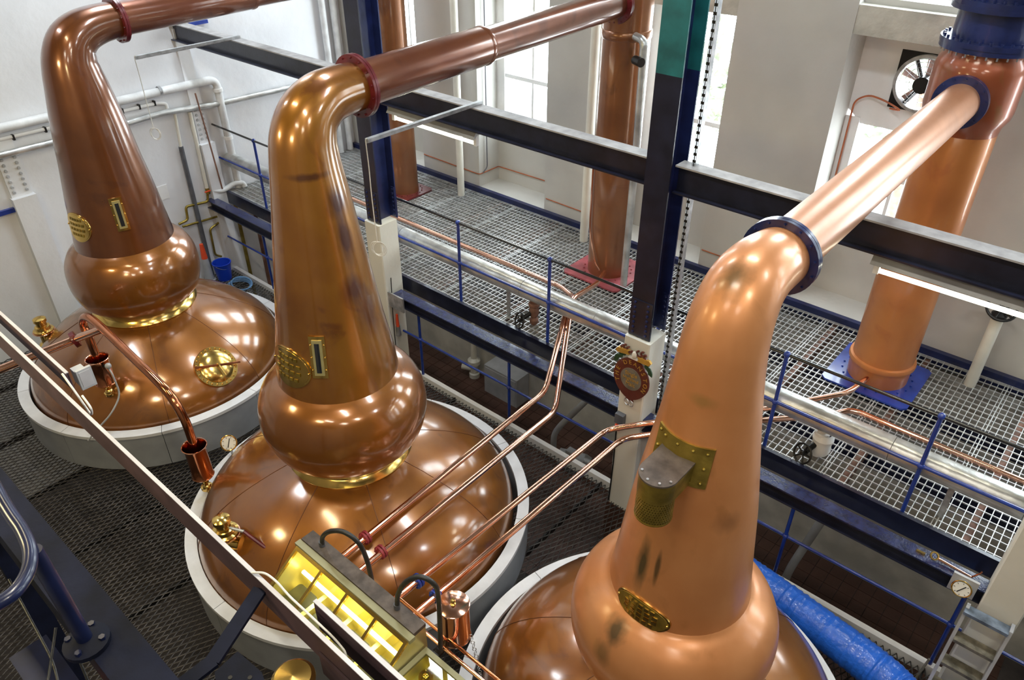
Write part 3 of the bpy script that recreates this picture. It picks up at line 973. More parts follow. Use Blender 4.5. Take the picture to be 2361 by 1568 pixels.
vb = MB().prism(poly[::-1], (0, 0, 3.2), (1, 0, 0), (0, 1, 0), 0.14).build('vent_box', M_BRASSD, st3, label='tarnished brass vent box')
vl = MB().prism([(vx + (x - vx) * 1.03, vy + (y - vy) * 1.03 if y < 2.9 else y) for x, y in poly][::-1], (0, 0, 3.34), (1, 0, 0), (0, 1, 0), 0.012).build('vent_lid', M_DARKST, st3, label='dull steel lid')
for a in (-0.3, -1.0, -1.75, -2.6):
    MB().cyl((vx + 0.095 * math.cos(a), vy + 0.095 * math.sin(a), 3.352), (vx + 0.095 * math.cos(a), vy + 0.095 * math.sin(a), 3.362), 0.008, None, 8).build('screw', M_GALV, vl)
# perforated cage under the box
b = MB()
rows, cols, z0, z1 = 9, 44, 3.035, 3.2
for j in range(rows):
    zz = z0 + (z1 - z0) * j / rows
    h = (z1 - z0) / rows
    b.lathe([(vr - .004, zz), (vr - .002, zz), (vr - .002, zz + h * 0.45), (vr - .004, zz + h * 0.45)], vx, vy, 44, 0, 2 * PI, True)
    for k in range(cols):
        a = 2 * PI * (k + (j % 2) * 0.5) / cols
        b.obox((vx + (vr - .003) * math.cos(a), vy + (vr - .003) * math.sin(a), zz + h * .72), (-math.sin(a), math.cos(a), 0), (math.cos(a), math.sin(a), 0), (0, 0, 1), 0.0045, 0.001, h * 0.28)
b.build('perforated_cage', M_BRASSD, st3)
MB().cyl((vx, vy, 3.028), (vx, vy, 3.036), vr, None, 32).build('cage_base', M_BRASSD, st3)

# ================================================================== CONDENSERS
def condenser(cx, cy, prof, m, plate_m, hw, lab, n=56):
    t = thing('condenser', (cx, cy, ZM), lab, 'condenser')
    MB().lathe([(0.0, prof[0][1])] + prof, cx, cy, n).build('shell', m, t)
    b = MB().prism([(cx - hw, cy - hw + .05), (cx - hw + .05, cy - hw), (cx + hw - .05, cy - hw), (cx + hw, cy - hw + .05), (cx + hw, cy + hw - .05), (cx + hw - .05, cy + hw), (cx - hw + .05, cy + hw), (cx - hw, cy + hw - .05)], (0, 0, ZM + 0.002), (1, 0, 0), (0, 1, 0), 0.022)
    p = b.build('base_plate', plate_m, t)
    r = prof[0][0] + 0.05
    for k in range(20):
        a = 2 * PI * k / 20
        MB().cyl((cx + r * math.cos(a), cy + r * math.sin(a), ZM + .024), (cx + r * math.cos(a), cy + r * math.sin(a), ZM + .038), 0.011, None, 6).build('bolt', plate_m, p)
    return t
c1 = condenser(-8.97, 7.64, [(0.222, ZM + .02), (0.216, 1.5), (0.214, 5.0), (0.214, 7.6)], M_COPC, M_RED, 0.33, 'slim brown copper condenser behind the far navy column')
c2 = condenser(-4.925, 7.62, [(0.268, ZM + .02), (0.268, 1.45), (0.278, 2.2), (0.276, 4.35), (0.285, 4.36), (0.288, 4.40), (0.285, 4.44), (0.276, 4.45), (0.276, 7.6)], M_COPC, M_REDP, 0.44, 'brown copper condenser on a faded red base plate')
c3 = condenser(-1.345, 7.62, [(0.305, ZM + .02), (0.310, 1.5), (0.312, 1.56), (0.334, 1.575), (0.338, 1.60), (0.330, 1.625), (0.306, 1.635), (0.300, 4.12)], M_COPO, M_BLUE, 0.45, 'orange copper condenser with a bolted blue head')
MB().lathe([(0.300, 4.10), (0.312, 4.17), (0.352, 4.24), (0.362, 4.30), (0.362, 4.62), (0.345, 4.70), (0.31, 4.75), (0.31, 4.8)], -1.345, 7.62, 56).build('upper_shell', M_COPU, c3, label='wider red brown copper section')
h = MB().lathe([(0.30, 4.79), (0.375, 4.79), (0.375, 4.83), (0.38, 4.83), (0.38, 4.87), (0.30, 4.87), (0.30, 5.10), (0.37, 5.10), (0.37, 5.14), (0.365, 5.14), (0.365, 5.18), (0.31, 5.18), (0.31, 5.5), (0.0, 5.5)], -1.345, 7.62, 56).build('bolted_head', M_NAVY, c3, label='navy bolted head')
for (zz, rr) in ((4.87, 0.352), (5.18, 0.342)):
    for k in range(28):
        a = 2 * PI * k / 28
        MB().cyl((-1.345 + rr * math.cos(a), 7.62 + rr * math.sin(a), zz), (-1.345 + rr * math.cos(a), 7.62 + rr * math.sin(a), zz + 0.022), 0.012, None, 6).build('bolt', M_NAVY, h)
for k in range(28):
    a = 2 * PI * k / 28
    MB().cyl((-1.345 + .352 * math.cos(a), 7.62 + .352 * math.sin(a), 4.76), (-1.345 + .352 * math.cos(a), 7.62 + .352 * math.sin(a), 4.79), 0.007, None, 6).build('stud', M_GALV, h)
# overflow fittings on the brown condenser
MB().tube(fillet([(-4.70, 7.45, 4.42), (-4.55, 7.40, 4.40), (-4.52, 7.40, 3.2), (-4.52, 7.40, 1.37)], 0.1), 0.045, 14).build('drain_pipe', M_LAG, c2)
MB().tube(fillet([(-5.10, 7.38, 3.1), (-5.08, 7.36, 2.0), (-4.92, 7.30, 1.6), (-4.86, 7.33, 1.5)], 0.15), 0.011, 8).build('drain_tube', M_COPP, c2)
MB().cyl((-4.62, 7.36, 4.2), (-4.50, 7.30, 4.2), 0.05, None, 14).build('valve_stub', M_BLACK, c2)

# ================================================================== MEZZANINE PIPEWORK
def post(x, y, r, z1, lab, m=M_PIPEC):
    return thing('standpipe', (x, y, ZM), lab, 'pipe')
t = post(-8.17, 8.13, .058, 7.5, 'tall cream standpipe in front of the pier beside the first lit tube')
MB().cyl((-8.17, 8.13, ZM), (-8.17, 8.13, 7.6), 0.056, None, 18).build('pipe', M_PIPEC, t)
t = post(-5.70, 8.13, .06, 7.5, 'tall cream standpipe next to the brown condenser on the red plate')
MB().cyl((-5.70, 8.13, ZM), (-5.70, 8.13, 7.6), 0.062, None, 18).build('pipe', M_PIPEC, t)
t = post(-0.53, 8.11, .06, 2.2, 'short cream standpipe topped by a black handwheel')
MB().cyl((-0.53, 8.11, ZM), (-0.53, 8.11, 2.2), 0.058, None, 18).build('pipe', M_PIPEC, t)


def handwheel(t, c, nrm, R, m=M_BLACK):
    c, nrm = Vector(c), Vector(nrm).normalized()
    wv = MB().torus(c, nrm, R, R * 0.11, 28, 8).build('handwheel', m, t)
    u = nrm.orthogonal().normalized()
    v = nrm.cross(u)
    for k in range(5):
        a = 2 * PI * k / 5
        MB().cyl(c - nrm * 0.01, c + (u * math.cos(a) + v * math.sin(a)) * R, R * 0.09, None, 8).build('spoke', m, wv)
    MB().cyl(c - nrm * 0.05, c + nrm * 0.02, R * 0.2, None, 12).build('hub', m, wv)
MB().lathe([(0.0, 2.2), (0.07, 2.2), (0.075, 2.25), (0.03, 2.28), (0.02, 2.33), (0, 2.33)], -0.53, 8.11, 16).build('bonnet', M_BLACK, t)
handwheel(t, (-0.53, 8.11, 2.31), (0.15, -0.5, 0.85), 0.135)

t = thing('lagged_pipe', (-4.4, 5.9, ZM), 'silver lagged pipe running along the mezzanine behind the railing', 'pipe')
x = XL + 0.02
k = 0
while x < 2.4:
    x2 = min(x + 1.05, 2.5)
    MB().tube([(x, 5.9, 1.83), (x2 - 0.004, 5.9, 1.83)], [0.113 + 0.003 * (k % 2)] * 2, 24).build('lagging_section', M_LAG, t)
    x = x2
    k += 1
for x in (-9.6, -7.4, -5.19, -2.2, -0.2, 1.6):
    MB().box(x - 0.025, x + 0.025, 5.893, 5.907, ZM, 1.72).build('support_foot', M_GALV, t)


def drop_valve(x, lab, wrap):
    t = thing('gate_valve', (x, 5.9, ZM), lab, 'valve')
    MB().lathe([(0.0, 1.37), (0.05, 1.37), (0.055, 1.42), (0.035, 1.45), (0.06, 1.5), (0.06, 1.57), (0.045, 1.60), (0.07, 1.62), (0.07, 1.65), (0.05, 1.66), (0.05, 1.70), (0, 1.70)], x, 5.95, 18).build('body', M_WHITE if wrap else M_JOIST, t)
    MB().cyl((x, 5.95, 1.54), (x - 0.06, 5.80, 1.47), 0.028, None, 12).build('bonnet', M_BLACK, t)
    handwheel(t, (x - 0.075, 5.77, 1.455), (-0.38, -0.85, 0.35), 0.095)
    MB().cyl((x, 5.95, ZM + 0.002), (x, 5.95, 1.37), 0.035, None, 12).build('pipe_stub', M_JOIST, t)
    if wrap:
        b = MB()
        b.lathe([(0.075, 1.40), (0.095, 1.46), (0.085, 1.52), (0.10, 1.58), (0.07, 1.64)], x + .02, 5.96, 12)
        b.build('lagging_wrap', M_WHITE, t)
drop_valve(-4.83, 'rusty gate valve with black handwheel below the lagged pipe, between railing posts', False)
drop_valve(-1.33, 'gate valve wrapped in white cloth with black handwheel below the lagged pipe', True)

# copper lines on the mezzanine and down to the spirit safe
def line(name, pts, r, lab, m=M_COPP, fil=0.12, cat='copper pipe', clips=()):
    t = thing(name, pts[0], lab, cat)
    MB().tube(fillet(pts, fil), r, 14).build('tube', m, t)
    return t
tA = line('spirit_line', [(XL + 0.02, 6.66, 1.50), (-4.98, 6.66, 1.50), (-4.62, 6.45, 1.58), (-4.45, 6.12, 1.74), (-3.93, 5.05, 1.31), (-3.90, 2.22, 1.185)], 0.032, 'polished copper line from the long mezzanine run down over the middle still')
tB = line('spirit_line', [(-4.78, 7.33, 1.50), (-4.62, 6.95, 1.56), (-4.42, 6.14, 1.78), (-3.745, 5.0, 1.165), (-3.67, 2.22, 1.19)], 0.032, 'polished copper line from the brown condenser down over the middle still')
tC = line('spirit_line', [(-1.36, 7.27, 1.50), (-1.42, 6.9, 1.50), (-1.96, 6.15, 1.46), (-2.78, 5.26, 1.38), (-3.12, 5.05, 1.24), (-3.22, 2.50, 1.21), (-3.23, 2.25, 1.20)], 0.030, 'polished copper line from the orange condenser, crossing the sign pillar')
tD = line('spirit_line', [(2.2, 6.70, 1.47), (-1.30, 6.70, 1.47), (-1.45, 6.45, 1.46), (-1.89, 5.98, 1.46), (-2.72, 5.19, 1.31), (-2.90, 5.0, 1.28), (-3.00, 2.50, 1.21), (-3.01, 2.25, 1.20)], 0.030, 'copper line from the mezzanine front run, lowest of the four crossing to the safe')


def joint(t, x, y, z, m):
    f = MB()
    for dy in (-0.014, 0.014):
        f.ring((x, y + dy, z), (0, 1, 0), 0.062, 0.02, 0.018, 22)
    f = f.build('flange', m, t)
    for k in range(6):
        a = 2 * PI * k / 6
        MB().cyl((x + .046 * math.cos(a), y - .035, z + .046 * math.sin(a)), (x + .046 * math.cos(a), y + .035, z + .046 * math.sin(a)), 0.008, None, 6).build('bolt', m, f)
M_FLR = mat('pinkish_red_flange', (0.30, 0.035, 0.045), 0.4, 0, 0.2, 8)
joint(tA, -3.913, 2.545, 1.19, M_FLR)
joint(tB, -3.695, 2.535, 1.185, M_FLR)
joint(tC, -3.222, 2.52, 1.21, M_BLUE)
joint(tD, -3.00, 2.52, 1.21, M_BLUE)

# ================================================================== LIGHT FITTINGS, STRUTS ON THE UPPER BEAM
def fitting(x0, x1, lab):
    t = thing('strip_light', ((x0 + x1) / 2, 5.6, 3.64), lab, 'strip light')
    b = MB().prism([(5.50, 3.635), (5.515, 3.63), (5.56, 3.665), (5.64, 3.665), (5.685, 3.63), (5.70, 3.635), (5.65, 3.70), (5.55, 3.70)], (x0 + .1, 0, 0), (0, 1, 0), (0, 0, 1), x1 - x0 - .2)
    b.build('reflector', M_GREY, t)
    MB().box(x0, x1, 5.565, 5.635, 3.70, 3.735).build('spine', M_GREY, t)
    MB().cyl((x0 + .16, 5.585, 3.565), (x1 - .16, 5.585, 3.565), 0.018, None, 12).build('tube', M_TUBE, t, label='lit fluorescent tube')
    for x in (x0 + .14, x1 - .14):
        MB().box(x - .02, x + .02, 5.565, 5.605, 3.54, 3.70).build('lamp_holder', M_WHITE, t)
    for x in (x0 + .3, x1 - .3):
        MB().box(x - .015, x + .015, 5.56, 5.60, 3.735, 3.752).build('hanger', M_GALV, t)
    l = bpy.data.lights.new('strip_light_glow', 'AREA')
    l.shape = 'RECTANGLE'
    l.size, l.size_y = x1 - x0 - .35, 0.06
    l.energy = 9
    l.color = (1.0, 0.93, 0.72)
    lo = bpy.data.objects.new('strip_light_glow', l)
    COL.objects.link(lo)
    lo.parent = t
    lo.location = (0, 0, -0.11)
    return t
fitting(-6.78, -5.22, 'strip light with lit tube hanging under the upper beam behind the middle still')
fitting(-1.36, 0.20, 'strip light with lit tube hanging under the upper beam before the orange condenser')


def strut(x, y0, y1, zr, lab, coil):
    t = thing('steel_bar', (x, y0, 4.0), lab, 'bar')
    MB().box(x - .022, x + .022, y0, y1, 4.001, 4.035).box(x - .022, x - .018, y0, y1, 3.985, 4.001).build('bar', M_GALV, t)
    pts = [(x, y0 + .01, 4.04), (x, y0 - .012, 4.03), (x + .006, y0 - .012, 3.8), (x - .004, y0 - .01, 3.5), (x + .004, y0 - .012, zr)]
    c = MB().tube(fillet(pts, 0.05), 0.005, 6).build('cord', M_ROPE, t)
    if coil:
        b = MB()
        for k in range(3):
            b.torus((x + .02 * k, y0 - .015, zr - .06), (0.5, -1, .1 * k), 0.07, 0.004, 18, 5)
        b.build('cord_coil', M_ROPE, t)
strut(-5.27, 4.09, 5.58, 3.02, 'pale steel bar with hanging cord, laid across the beam behind the middle still', True)
strut(-9.60, 4.14, 5.56, 3.15, 'pale steel bar with hanging cord, laid across the beam near the farthest still', True)

# ================================================================== END WALL FITTINGS
def wpipe(name, pts, r, m, lab, fil=0.12, n=14):
    t = thing(name, pts[-1], lab, 'pipe')
    MB().tube(fillet(pts, fil), r, n).build('tube', m, t)
    return t
XP = XL + 0.085
t = wpipe('wall_pipe', [(XP, -2.0, 3.14), (XP, 5.93, 3.115), (XP, 5.93, 1.36)], 0.06, M_PIPEW, 'thick white pipe along the end wall turning down by the railing', 0.14)
for y in (0.5, 2.6, 5.03):
    MB().ring((XP, y, 3.13), (0, 1, 0), 0.068, 0.058, 0.04, 20).build('clamp', M_GALV, t)
for z in (2.95, 2.2):
    MB().ring((XP, 5.93, z), (0, 0, 1), 0.072, 0.058, 0.05, 20).build('clamp', M_WHITE, t)
wpipe('wall_pipe', [(XP, -2.0, 2.83), (XP, 4.3, 2.79), (XP, 5.0, 2.82), (XP, 5.85, 2.745), (XP, 8.4, 2.68)], 0.045, M_LAG, 'silver foil wrapped pipe on the end wall below the thick white pipe', 0.2)
t = wpipe('wall_conduit', [(XL + .035, -2.0, 3.03), (XL + .035, 4.98, 2.955), (XL + .035, 5.10, 2.92), (XL + .035, 5.10, 2.84)], 0.024, M_WHITE, 'slim white conduit with dark clips between the two wall pipes', 0.08)
for y in (3.0, 3.4, 4.45, 4.7, 4.93):
    MB().box(XL, XL + .062, y - .012, y + .012, 2.93, 3.0).build('clip', M_BLACK, t)


def pilaster(y0, y1, lab):
    t = thing('wall_pilaster', (XL + .05, (y0 + y1) / 2, 0), lab, 'pilaster')
    t['kind'] = 'thing'
    MB().box(XL + .001, XL + 0.11, y0, y1, -0.02, 2.2).build('shaft', M_WALL, t)
    MB().box(XL + .001, XL + 0.035, y0 + .02, y1 - .02, 2.2, 3.9 if y0 > 4 else 3.0).build('steel_plate', M_WALL, t)
    for k in range(7):
        for dy in (0.07, y1 - y0 - 0.07):
            z = 2.27 + k * 0.075
            MB().cyl((XL + .035, y0 + dy, z), (XL + .055, y0 + dy, z), 0.024, 0.018, 8).build('bolt', M_GREY, t)
    return t
pilaster(2.70, 3.0, 'white painted pilaster on the end wall behind the farthest still neck')
pilaster(5.45, 5.68, 'white painted pilaster on the end wall where the upper beam lands')
MB().box(XL, XL + .05, 2.35, 2.72, 2.02, 2.08).build('wall_bar', M_BLUE, label='short blue bar on the end wall at the picture edge', cat='bar')
b = MB().box(XL, XL + .06, 5.72, 6.02, 3.90, 3.95)
b.build('wall_bar', M_BLUE, label='short blue bar on the end wall above the upper beam', cat='bar')
t = wpipe('wall_pipe', [(XL + .05, 5.15, 2.25), (XL + .05, 5.13, 0.02)], 0.036, M_GREYD, 'dark grey upright pipe on the end wall by the bucket')
wpipe('wall_pipe', [(XL + .05, 5.185, 2.75), (XL + .05, 5.15, 2.255)], 0.022, M_PIPEC, 'thin cream pipe above the dark grey upright pipe')
wpipe('wall_pipe', [(XL + .05, 5.42, 2.72), (XL + .05, 5.40, 1.50)], 0.030, M_PIPEC, 'cream upright pipe with brown edge beside the pilaster')
wpipe('wall_pipe', [(XL + .16, 5.52, 3.0), (XL + .16, 5.56, 2.3), (XL + .16, 5.60, 1.45)], 0.012, M_JOIST, 'thin rusty rod pipe beside the thick white upright')
t = thing('wall_valve', (XL + .05, 5.40, 1.40), 'small brass valve with red lever at the foot of the cream pipe', 'valve')
MB().cyl((XL + .05, 5.40, 1.40), (XL + .05, 5.40, 1.50), 0.035, 0.03, 12).build('body', M_BRASSD, t)
MB().box(XL + .08, XL + .10, 5.33, 5.43, 1.45, 1.465).build('lever', M_ORANGE, t)
wpipe('wall_pipe', [(XL + .07, 5.47, 1.44), (XL + .09, 5.62, 1.38), (XL + .12, 5.86, 1.46), (XL + .14, 5.99, 1.42), (XL + .16, 6.0, 1.36)], 0.042, M_PIPEW, 'short white bent pipe joining the small brass valve', 0.08)
wpipe('wall_pipe', [(XL + .06, 5.38, 1.39), (XL + .06, 5.36, 1.28), (XL + .06, 4.98, 1.32), (XL + .06, 4.96, 1.10), (XL + .06, 4.80, 1.08)], 0.02, M_BRASSD, 'thin brass pipe zigzagging on the end wall below the valve', 0.05)
wpipe('wall_pipe', [(XL + .06, 4.85, 1.02), (XL + .06, 5.5, 0.98), (XL + .06, 5.55, 0.9), (XL + .06, 5.28, 0.82), (XL + .06, 5.26, 0.35), (XL + .06, 5.36, 0.28)], 0.018, M_BRASSD, 'thin brass pipe on the end wall just above the blue bucket', 0.05)
MB().box(XL, XL + .006, 4.60, 4.80, 1.52, 1.74).build('wall_notice', M_WHITE, label='small white notice fixed to the end wall', cat='notice')
for (y, z0_, m_, lab) in ((5.78, -2.39, M_BRASSD, 'tall tarnished yellow pipe below the far low beam'), (6.1, -2.39, M_JOIST, 'tall brown pipe below the far low beam')):
    wpipe('drop_pipe', [(XL + .12, y, z0_), (XL + .12, y, 1.10)], 0.03, m_, lab)
for (y, lab) in ((8.05, 'white upright pipe in the corner beside the far column'), (8.27, 'white upright pipe tight in the corner of the end wall')):
    wpipe('corner_pipe', [(XL + .09, y, ZM + .01), (XL + .09, y, 7.8)], 0.055, M_PIPEW, lab)

# bucket, cone, hose by the far low beam
t = thing('bucket', (-10.95, 5.22, 0.0), 'blue plastic bucket standing on the mesh deck by the end wall', 'bucket')
MB().lathe([(0.0, 0.004), (0.11, 0.004), (0.145, 0.30), (0.155, 0.30), (0.155, 0.315), (0.14, 0.315), (0.105, 0.02), (0, 0.02)], -10.95, 5.22, 28).build('pail', M_BUCKET, t)
MB().torus((-10.95, 5.22, 0.30), (0.5, 0.2, 0.9), 0.152, 0.004, 24, 6, 0, PI).build('bail_handle', M_GALV, t)
t = thing('marker_cone', (-11.08, 5.02, 0.0), 'grey and orange topped slim cone beside the blue bucket', 'cone')
MB().lathe([(0.0, 0.0), (0.10, 0.0), (0.10, 0.03), (0.075, 0.035), (0.05, 0.42), (0.0, 0.42)], -11.08, 5.02, 20).build('body', M_GREY, t)
MB().lathe([(0.051, 0.42), (0.03, 0.68), (0.0, 0.69)], -11.08, 5.02, 20).build('orange_top', M_ORANGE, t)
b = MB()
for k in range(4):
    b.torus((-10.52 + .02 * k, 5.2 + .015 * k, 0.02 + .022 * k), (0.1 * k, 0.05, 1), 0.19 - .01 * k, 0.011, 30, 6)
b.build('coiled_hose', mat('pale_blue_hose', (0.12, 0.24, 0.42), 0.4), label='coil of pale blue hose on the mesh deck behind the farthest still', cat='hose')

# ================================================================== WINDOW WALL FITTINGS
a, c = BAYS[3]
fx, fy, fz, fr = -2.04, 8.93, 4.09, 0.27
N = 48
vs, fs = [], []
for k in range(N):
    an = 2 * PI * k / N
    dx, dz = math.cos(an), math.sin(an)
    kx = ((c - fx) / dx) if dx > 1e-6 else (((a - fx) / dx) if dx < -1e-6 else 1e9)
    kz = ((4.56 - fz) / dz) if dz > 1e-6 else (((3.62 - fz) / dz) if dz < -1e-6 else 1e9)
    q = min(kx, kz)
    for y in (fy, fy + .05):
        vs += [(fx + dx * fr, y, fz + dz * fr), (fx + dx * q, y, fz + dz * q)]
for k in range(N):
    A, B = 4 * k, 4 * ((k + 1) % N)
    fs += [(A, A + 1, B + 1, B), (A + 2, B + 2, B + 3, A + 3), (A, B, B + 2, A + 2), (A + 1, A + 3, B + 3, B + 1)]
MB().add(vs, fs).build('fan_board', M_WHITE, label='white board closing the window top around the wall fan', cat='board')
t = thing('wall_fan', (fx, fy, fz - fr), 'black wall fan with wire guard in the window beside the orange condenser', 'fan')
vs, fs = [], []
for k in range(N):
    an = 2 * PI * k / N
    dx, dz = math.cos(an), math.sin(an)
    q = 0.30 / max(abs(dx), abs(dz))
    for y in (fy - .012, fy):
        vs += [(fx + dx * fr, y, fz + dz * fr), (fx + dx * q, y, fz + dz * q)]
for k in range(N):
    A, B = 4 * k, 4 * ((k + 1) % N)
    fs += [(A, A + 1, B + 1, B), (A + 2, B + 2, B + 3, A + 3), (A, B, B + 2, A + 2), (A + 1, A + 3, B + 3, B + 1)]
MB().add(vs, fs).build('mounting_plate', M_BLACK, t)
MB().ring((fx, fy - .03, fz), (0, 1, 0), fr + .025, fr - .012, 0.08, 48).build('shroud', M_GALV, t)
for R_ in (0.08, 0.13, 0.18, 0.23, 0.26):
    MB().torus((fx, fy - .085, fz), (0, 1, 0), R_, 0.003, 36, 5).build('guard_ring', M_GALV, t)
for k in range(12):
    an = 2 * PI * k / 12
    MB().cyl((fx + .05 * math.cos(an), fy - .085, fz + .05 * math.sin(an)), (fx + .265 * math.cos(an), fy - .07, fz + .265 * math.sin(an)), 0.003, None, 5).build('guard_wire', M_GALV, t)
for k in range(3):
    an = PI / 2 + 0.5 + 2 * PI * k / 3
    MB().cyl((fx + .05 * math.cos(an), fy - .06, fz + .05 * math.sin(an)), (fx + .265 * math.cos(an), fy - .04, fz + .265 * math.sin(an)), 0.022, None, 8).build('motor_arm', M_BLACK, t)
MB().cyl((fx, fy - .12, fz), (fx, fy + .03, fz), 0.085, None, 20).build('motor', M_BLACK, t)
for k in range(5):
    an = 0.3 + 2 * PI * k / 5
    u = Vector((math.cos(an), 0, math.sin(an)))
    w_ = Vector((-math.sin(an), 0.5, math.cos(an))).normalized()
    MB().prism([(0.06, -.03), (0.25, -.055), (0.255, .05), (0.06, .03)], (fx, fy + .02, fz), u, w_, 0.004).build('blade', M_JOIST, t)
line('cable', [(-2.3, 8.90, 3.78), (-2.15, 8.82, 3.80), (-2.35, 8.86, 3.86), (-2.55, 8.9, 3.88), (-2.68, 8.88, 3.80), (-2.68, 8.88, 2.4), (-2.68, 8.88, 1.46)], 0.010, 'thin orange cable running down the window reveal from the wall fan', M_CABLE, 0.1, 'cable')
line('cable', [(-9.34, YB - .012, 1.66), (-8.10, YB - .012, 1.64), (-8.045, YB - .0, 1.64), (-8.045, 8.90, 1.64), (-6.72, 8.90, 1.66)], 0.009, 'orange cable clipped low round the first pier into the window bay', M_CABLE, 0.03, 'cable')
line('cable', [(-6.66, YB - .012, 1.62), (-5.42, YB - .012, 1.60)], 0.008, 'orange cable clipped low across the pier beside the brown condenser', M_CABLE, 0.03, 'cable')
line('cable', [(-4.0, YB - .012, 1.66), (-2.78, YB - .012, 1.64)], 0.008, 'orange cable clipped low across the pier behind the nearest still', M_CABLE, 0.03, 'cable')
line('cable', [(-8.02, 8.60, 4.5), (-8.02, 8.60, 1.72), (-8.02, 8.5, 1.66)], 0.009, 'dark cable dropping down the window reveal beside the first pier', M_GREYD, 0.04, 'cable')

# ================================================================== SIGN ON THE PILLAR
t = thing('oval_sign', (-3.03, 5.29, 1.55), 'oval dark red sign with gold lettering hung on the cream pillar', 'sign')
sx, sy, sz = -3.03, 5.288, 1.80
def egg(k, n=40):
    out = []
    for i in range(n):
        a = 2 * PI * i / n
        y_ = math.sin(a)
        out.append((0.205 * k * math.cos(a) * (1.0 if y_ > 0 else 1 - 0.22 * y_ * y_), 0.245 * k * y_))
    return out
MB().prism(egg(1.0), (sx, sy, sz), (1, 0, 0), (0, 0, 1), 0.018).build('board', M_SIGNR, t)
MB().prism([(0.12 * math.cos(2 * PI * i / 36), 0.13 * math.sin(2 * PI * i / 36)) for i in range(36)], (sx, sy - .018, sz + .005), (1, 0, 0), (0, 0, 1), 0.004).build('grey_field', M_SIGNG, t)
def text(body, size, loc, rz, m, parent):
    cu = bpy.data.curves.new('lettering', 'FONT')
    cu.body = body
    cu.size = size
    cu.extrude = 0.0015
    cu.align_x = 'CENTER'
    cu.align_y = 'CENTER'
    o = bpy.data.objects.new('lettering', cu)
    COL.objects.link(o)
    me = bpy.data.meshes.new_from_object(o)
    bpy.data.objects.remove(o)
    me.materials.append(m)
    o = bpy.data.objects.new('lettering', me)
    COL.objects.link(o)
    o.parent = parent
    o.matrix_basis = Matrix.Translation(Vector(loc) - WLOC[parent.name]) @ Matrix.Rotation(PI / 2, 4, 'X') @ Matrix.Rotation(rz, 4, 'Z')
    return o
word = 'THE DEANSTON'
for i, ch in enumerate(word):
    if ch == ' ':
        continue
    an = math.radians(202 - i * (226 / (len(word) - 1)))
    text(ch, 0.066, (sx + 0.163 * math.cos(an), sy - .0205, sz + .01 + 0.190 * math.sin(an)), an - PI / 2, M_GOLD, t)
for body, dz, s_ in (('Single', .065, .062), ('Highland', .005, .052), ('Malt', -.055, .062)):
    text(body, s_, (sx, sy - .0245, sz + dz), 0, M_GOLD, t)
# crest above: gold ribbons, green leaves, red scrolls, pale figure
for s_ in (-1, 1):
    rb = [(-.075, -.022), (.06, -.03), (.085, .0), (.06, .028), (-.075, .03), (-.055, .004)]
    MB().prism([(s_ * a_, b_) for a_, b_ in rb][::s_], (sx + s_ * .12, sy, sz + .285 - .01 * s_), (1, 0, 0.1), (0, 0, 1), 0.026).build('ribbon', M_GOLD, t)
    for k, (dx, dz, ln, an) in enumerate(((.13, .225, .10, -.5), (.17, .20, .09, -1.0), (.10, .25, .08, -.2))):
        u = Vector((s_ * math.cos(an), 0, math.sin(an)))
        MB().prism([(0, -.012), (ln * .6, -.026), (ln, 0), (ln * .6, .022), (0, .012)][::1], (sx + s_ * dx, sy + .004 * k, sz + dz), u, u.cross(Vector((0, 1, 0))) if s_ > 0 else Vector((0, 1, 0)).cross(u) * -1, 0.012).build('leaf', M_GREEN, t)
    for k, (dx, dz, R_) in enumerate(((.055, .33, .030), (.10, .345, .024), (.13, .325, .020))):
        MB().torus((sx + s_ * dx, sy - .01, sz + dz), (0, 1, 0), R_, 0.011, 14, 6, 0.4 * k, 0.4 * k + 4.6).build('scroll', M_SIGNR, t)
MB().sphere((sx + .01, sy - .02, sz + .30), 0.035, 12, 8, (0.8, 0.5, 1.3)).build('crest_figure', M_PIPEC, t)
MB().prism([(-.06, 0), (.06, 0), (.05, .022), (-.05, .022)], (sx, sy, sz + .245), (1, 0, 0), (0, 0, 1), 0.02).build('crest_base', M_WHITE, t)
for dx in (-.025, .025):
    MB().torus((sx + dx, sy - .012, sz - .295), (0.3, 1, 0), 0.034, 0.006, 20, 6).build('hanging_ring', M_GALV, t)
MB().prism([(-.05, 0), (.05, 0), (.03, .03), (-.03, .03)], (sx, sy, sz - .268), (1, 0, 0), (0, 0, 1), 0.012).build('ring_mount', M_SIGNR, t)

# small things on the pillars
line('cable', [(-3.155, 5.30, 1.15), (-3.15, 5.30, 0.6), (-3.16, 5.30, 0.01)], 0.008, 'black clipped cable running down the sign pillar', M_BLACK, 0.05, 'cable')
MB().box(-3.16, -3.06, 5.25, 5.309, 1.19, 1.31).build('junction_box', M_GREYD, label='dark junction box on the sign pillar above the copper lines', cat='box')
MB().lathe([(0.0, 1.10), (0.03, 1.10), (0.035, 1.16), (0.02, 1.17), (0, 1.17)], -3.12, 5.27, 14).build('orange_cap', M_ORANGE, label='small orange cap on the pillar between the copper lines', cat='cap')
t = thing('sample_tube', (-6.765, 5.43, 0.62), 'red and clear sample tube hanging on the far pillar side', 'tube')
MB().cyl((-6.765, 5.43, 0.74), (-6.765, 5.43, 0.93), 0.022, 0.016, 12).build('red_tube', M_ORANGE, t)
MB().cyl((-6.765, 5.43, 0.60), (-6.765, 5.43, 0.74), 0.04, 0.03, 14).build('holder', M_GALV, t)
MB().tube(fillet([(-6.77, 5.40, 1.5), (-6.77, 5.37, 1.0), (-6.77, 5.36, 0.3)], .1), 0.006, 6).build('cord', M_BLACK, t)

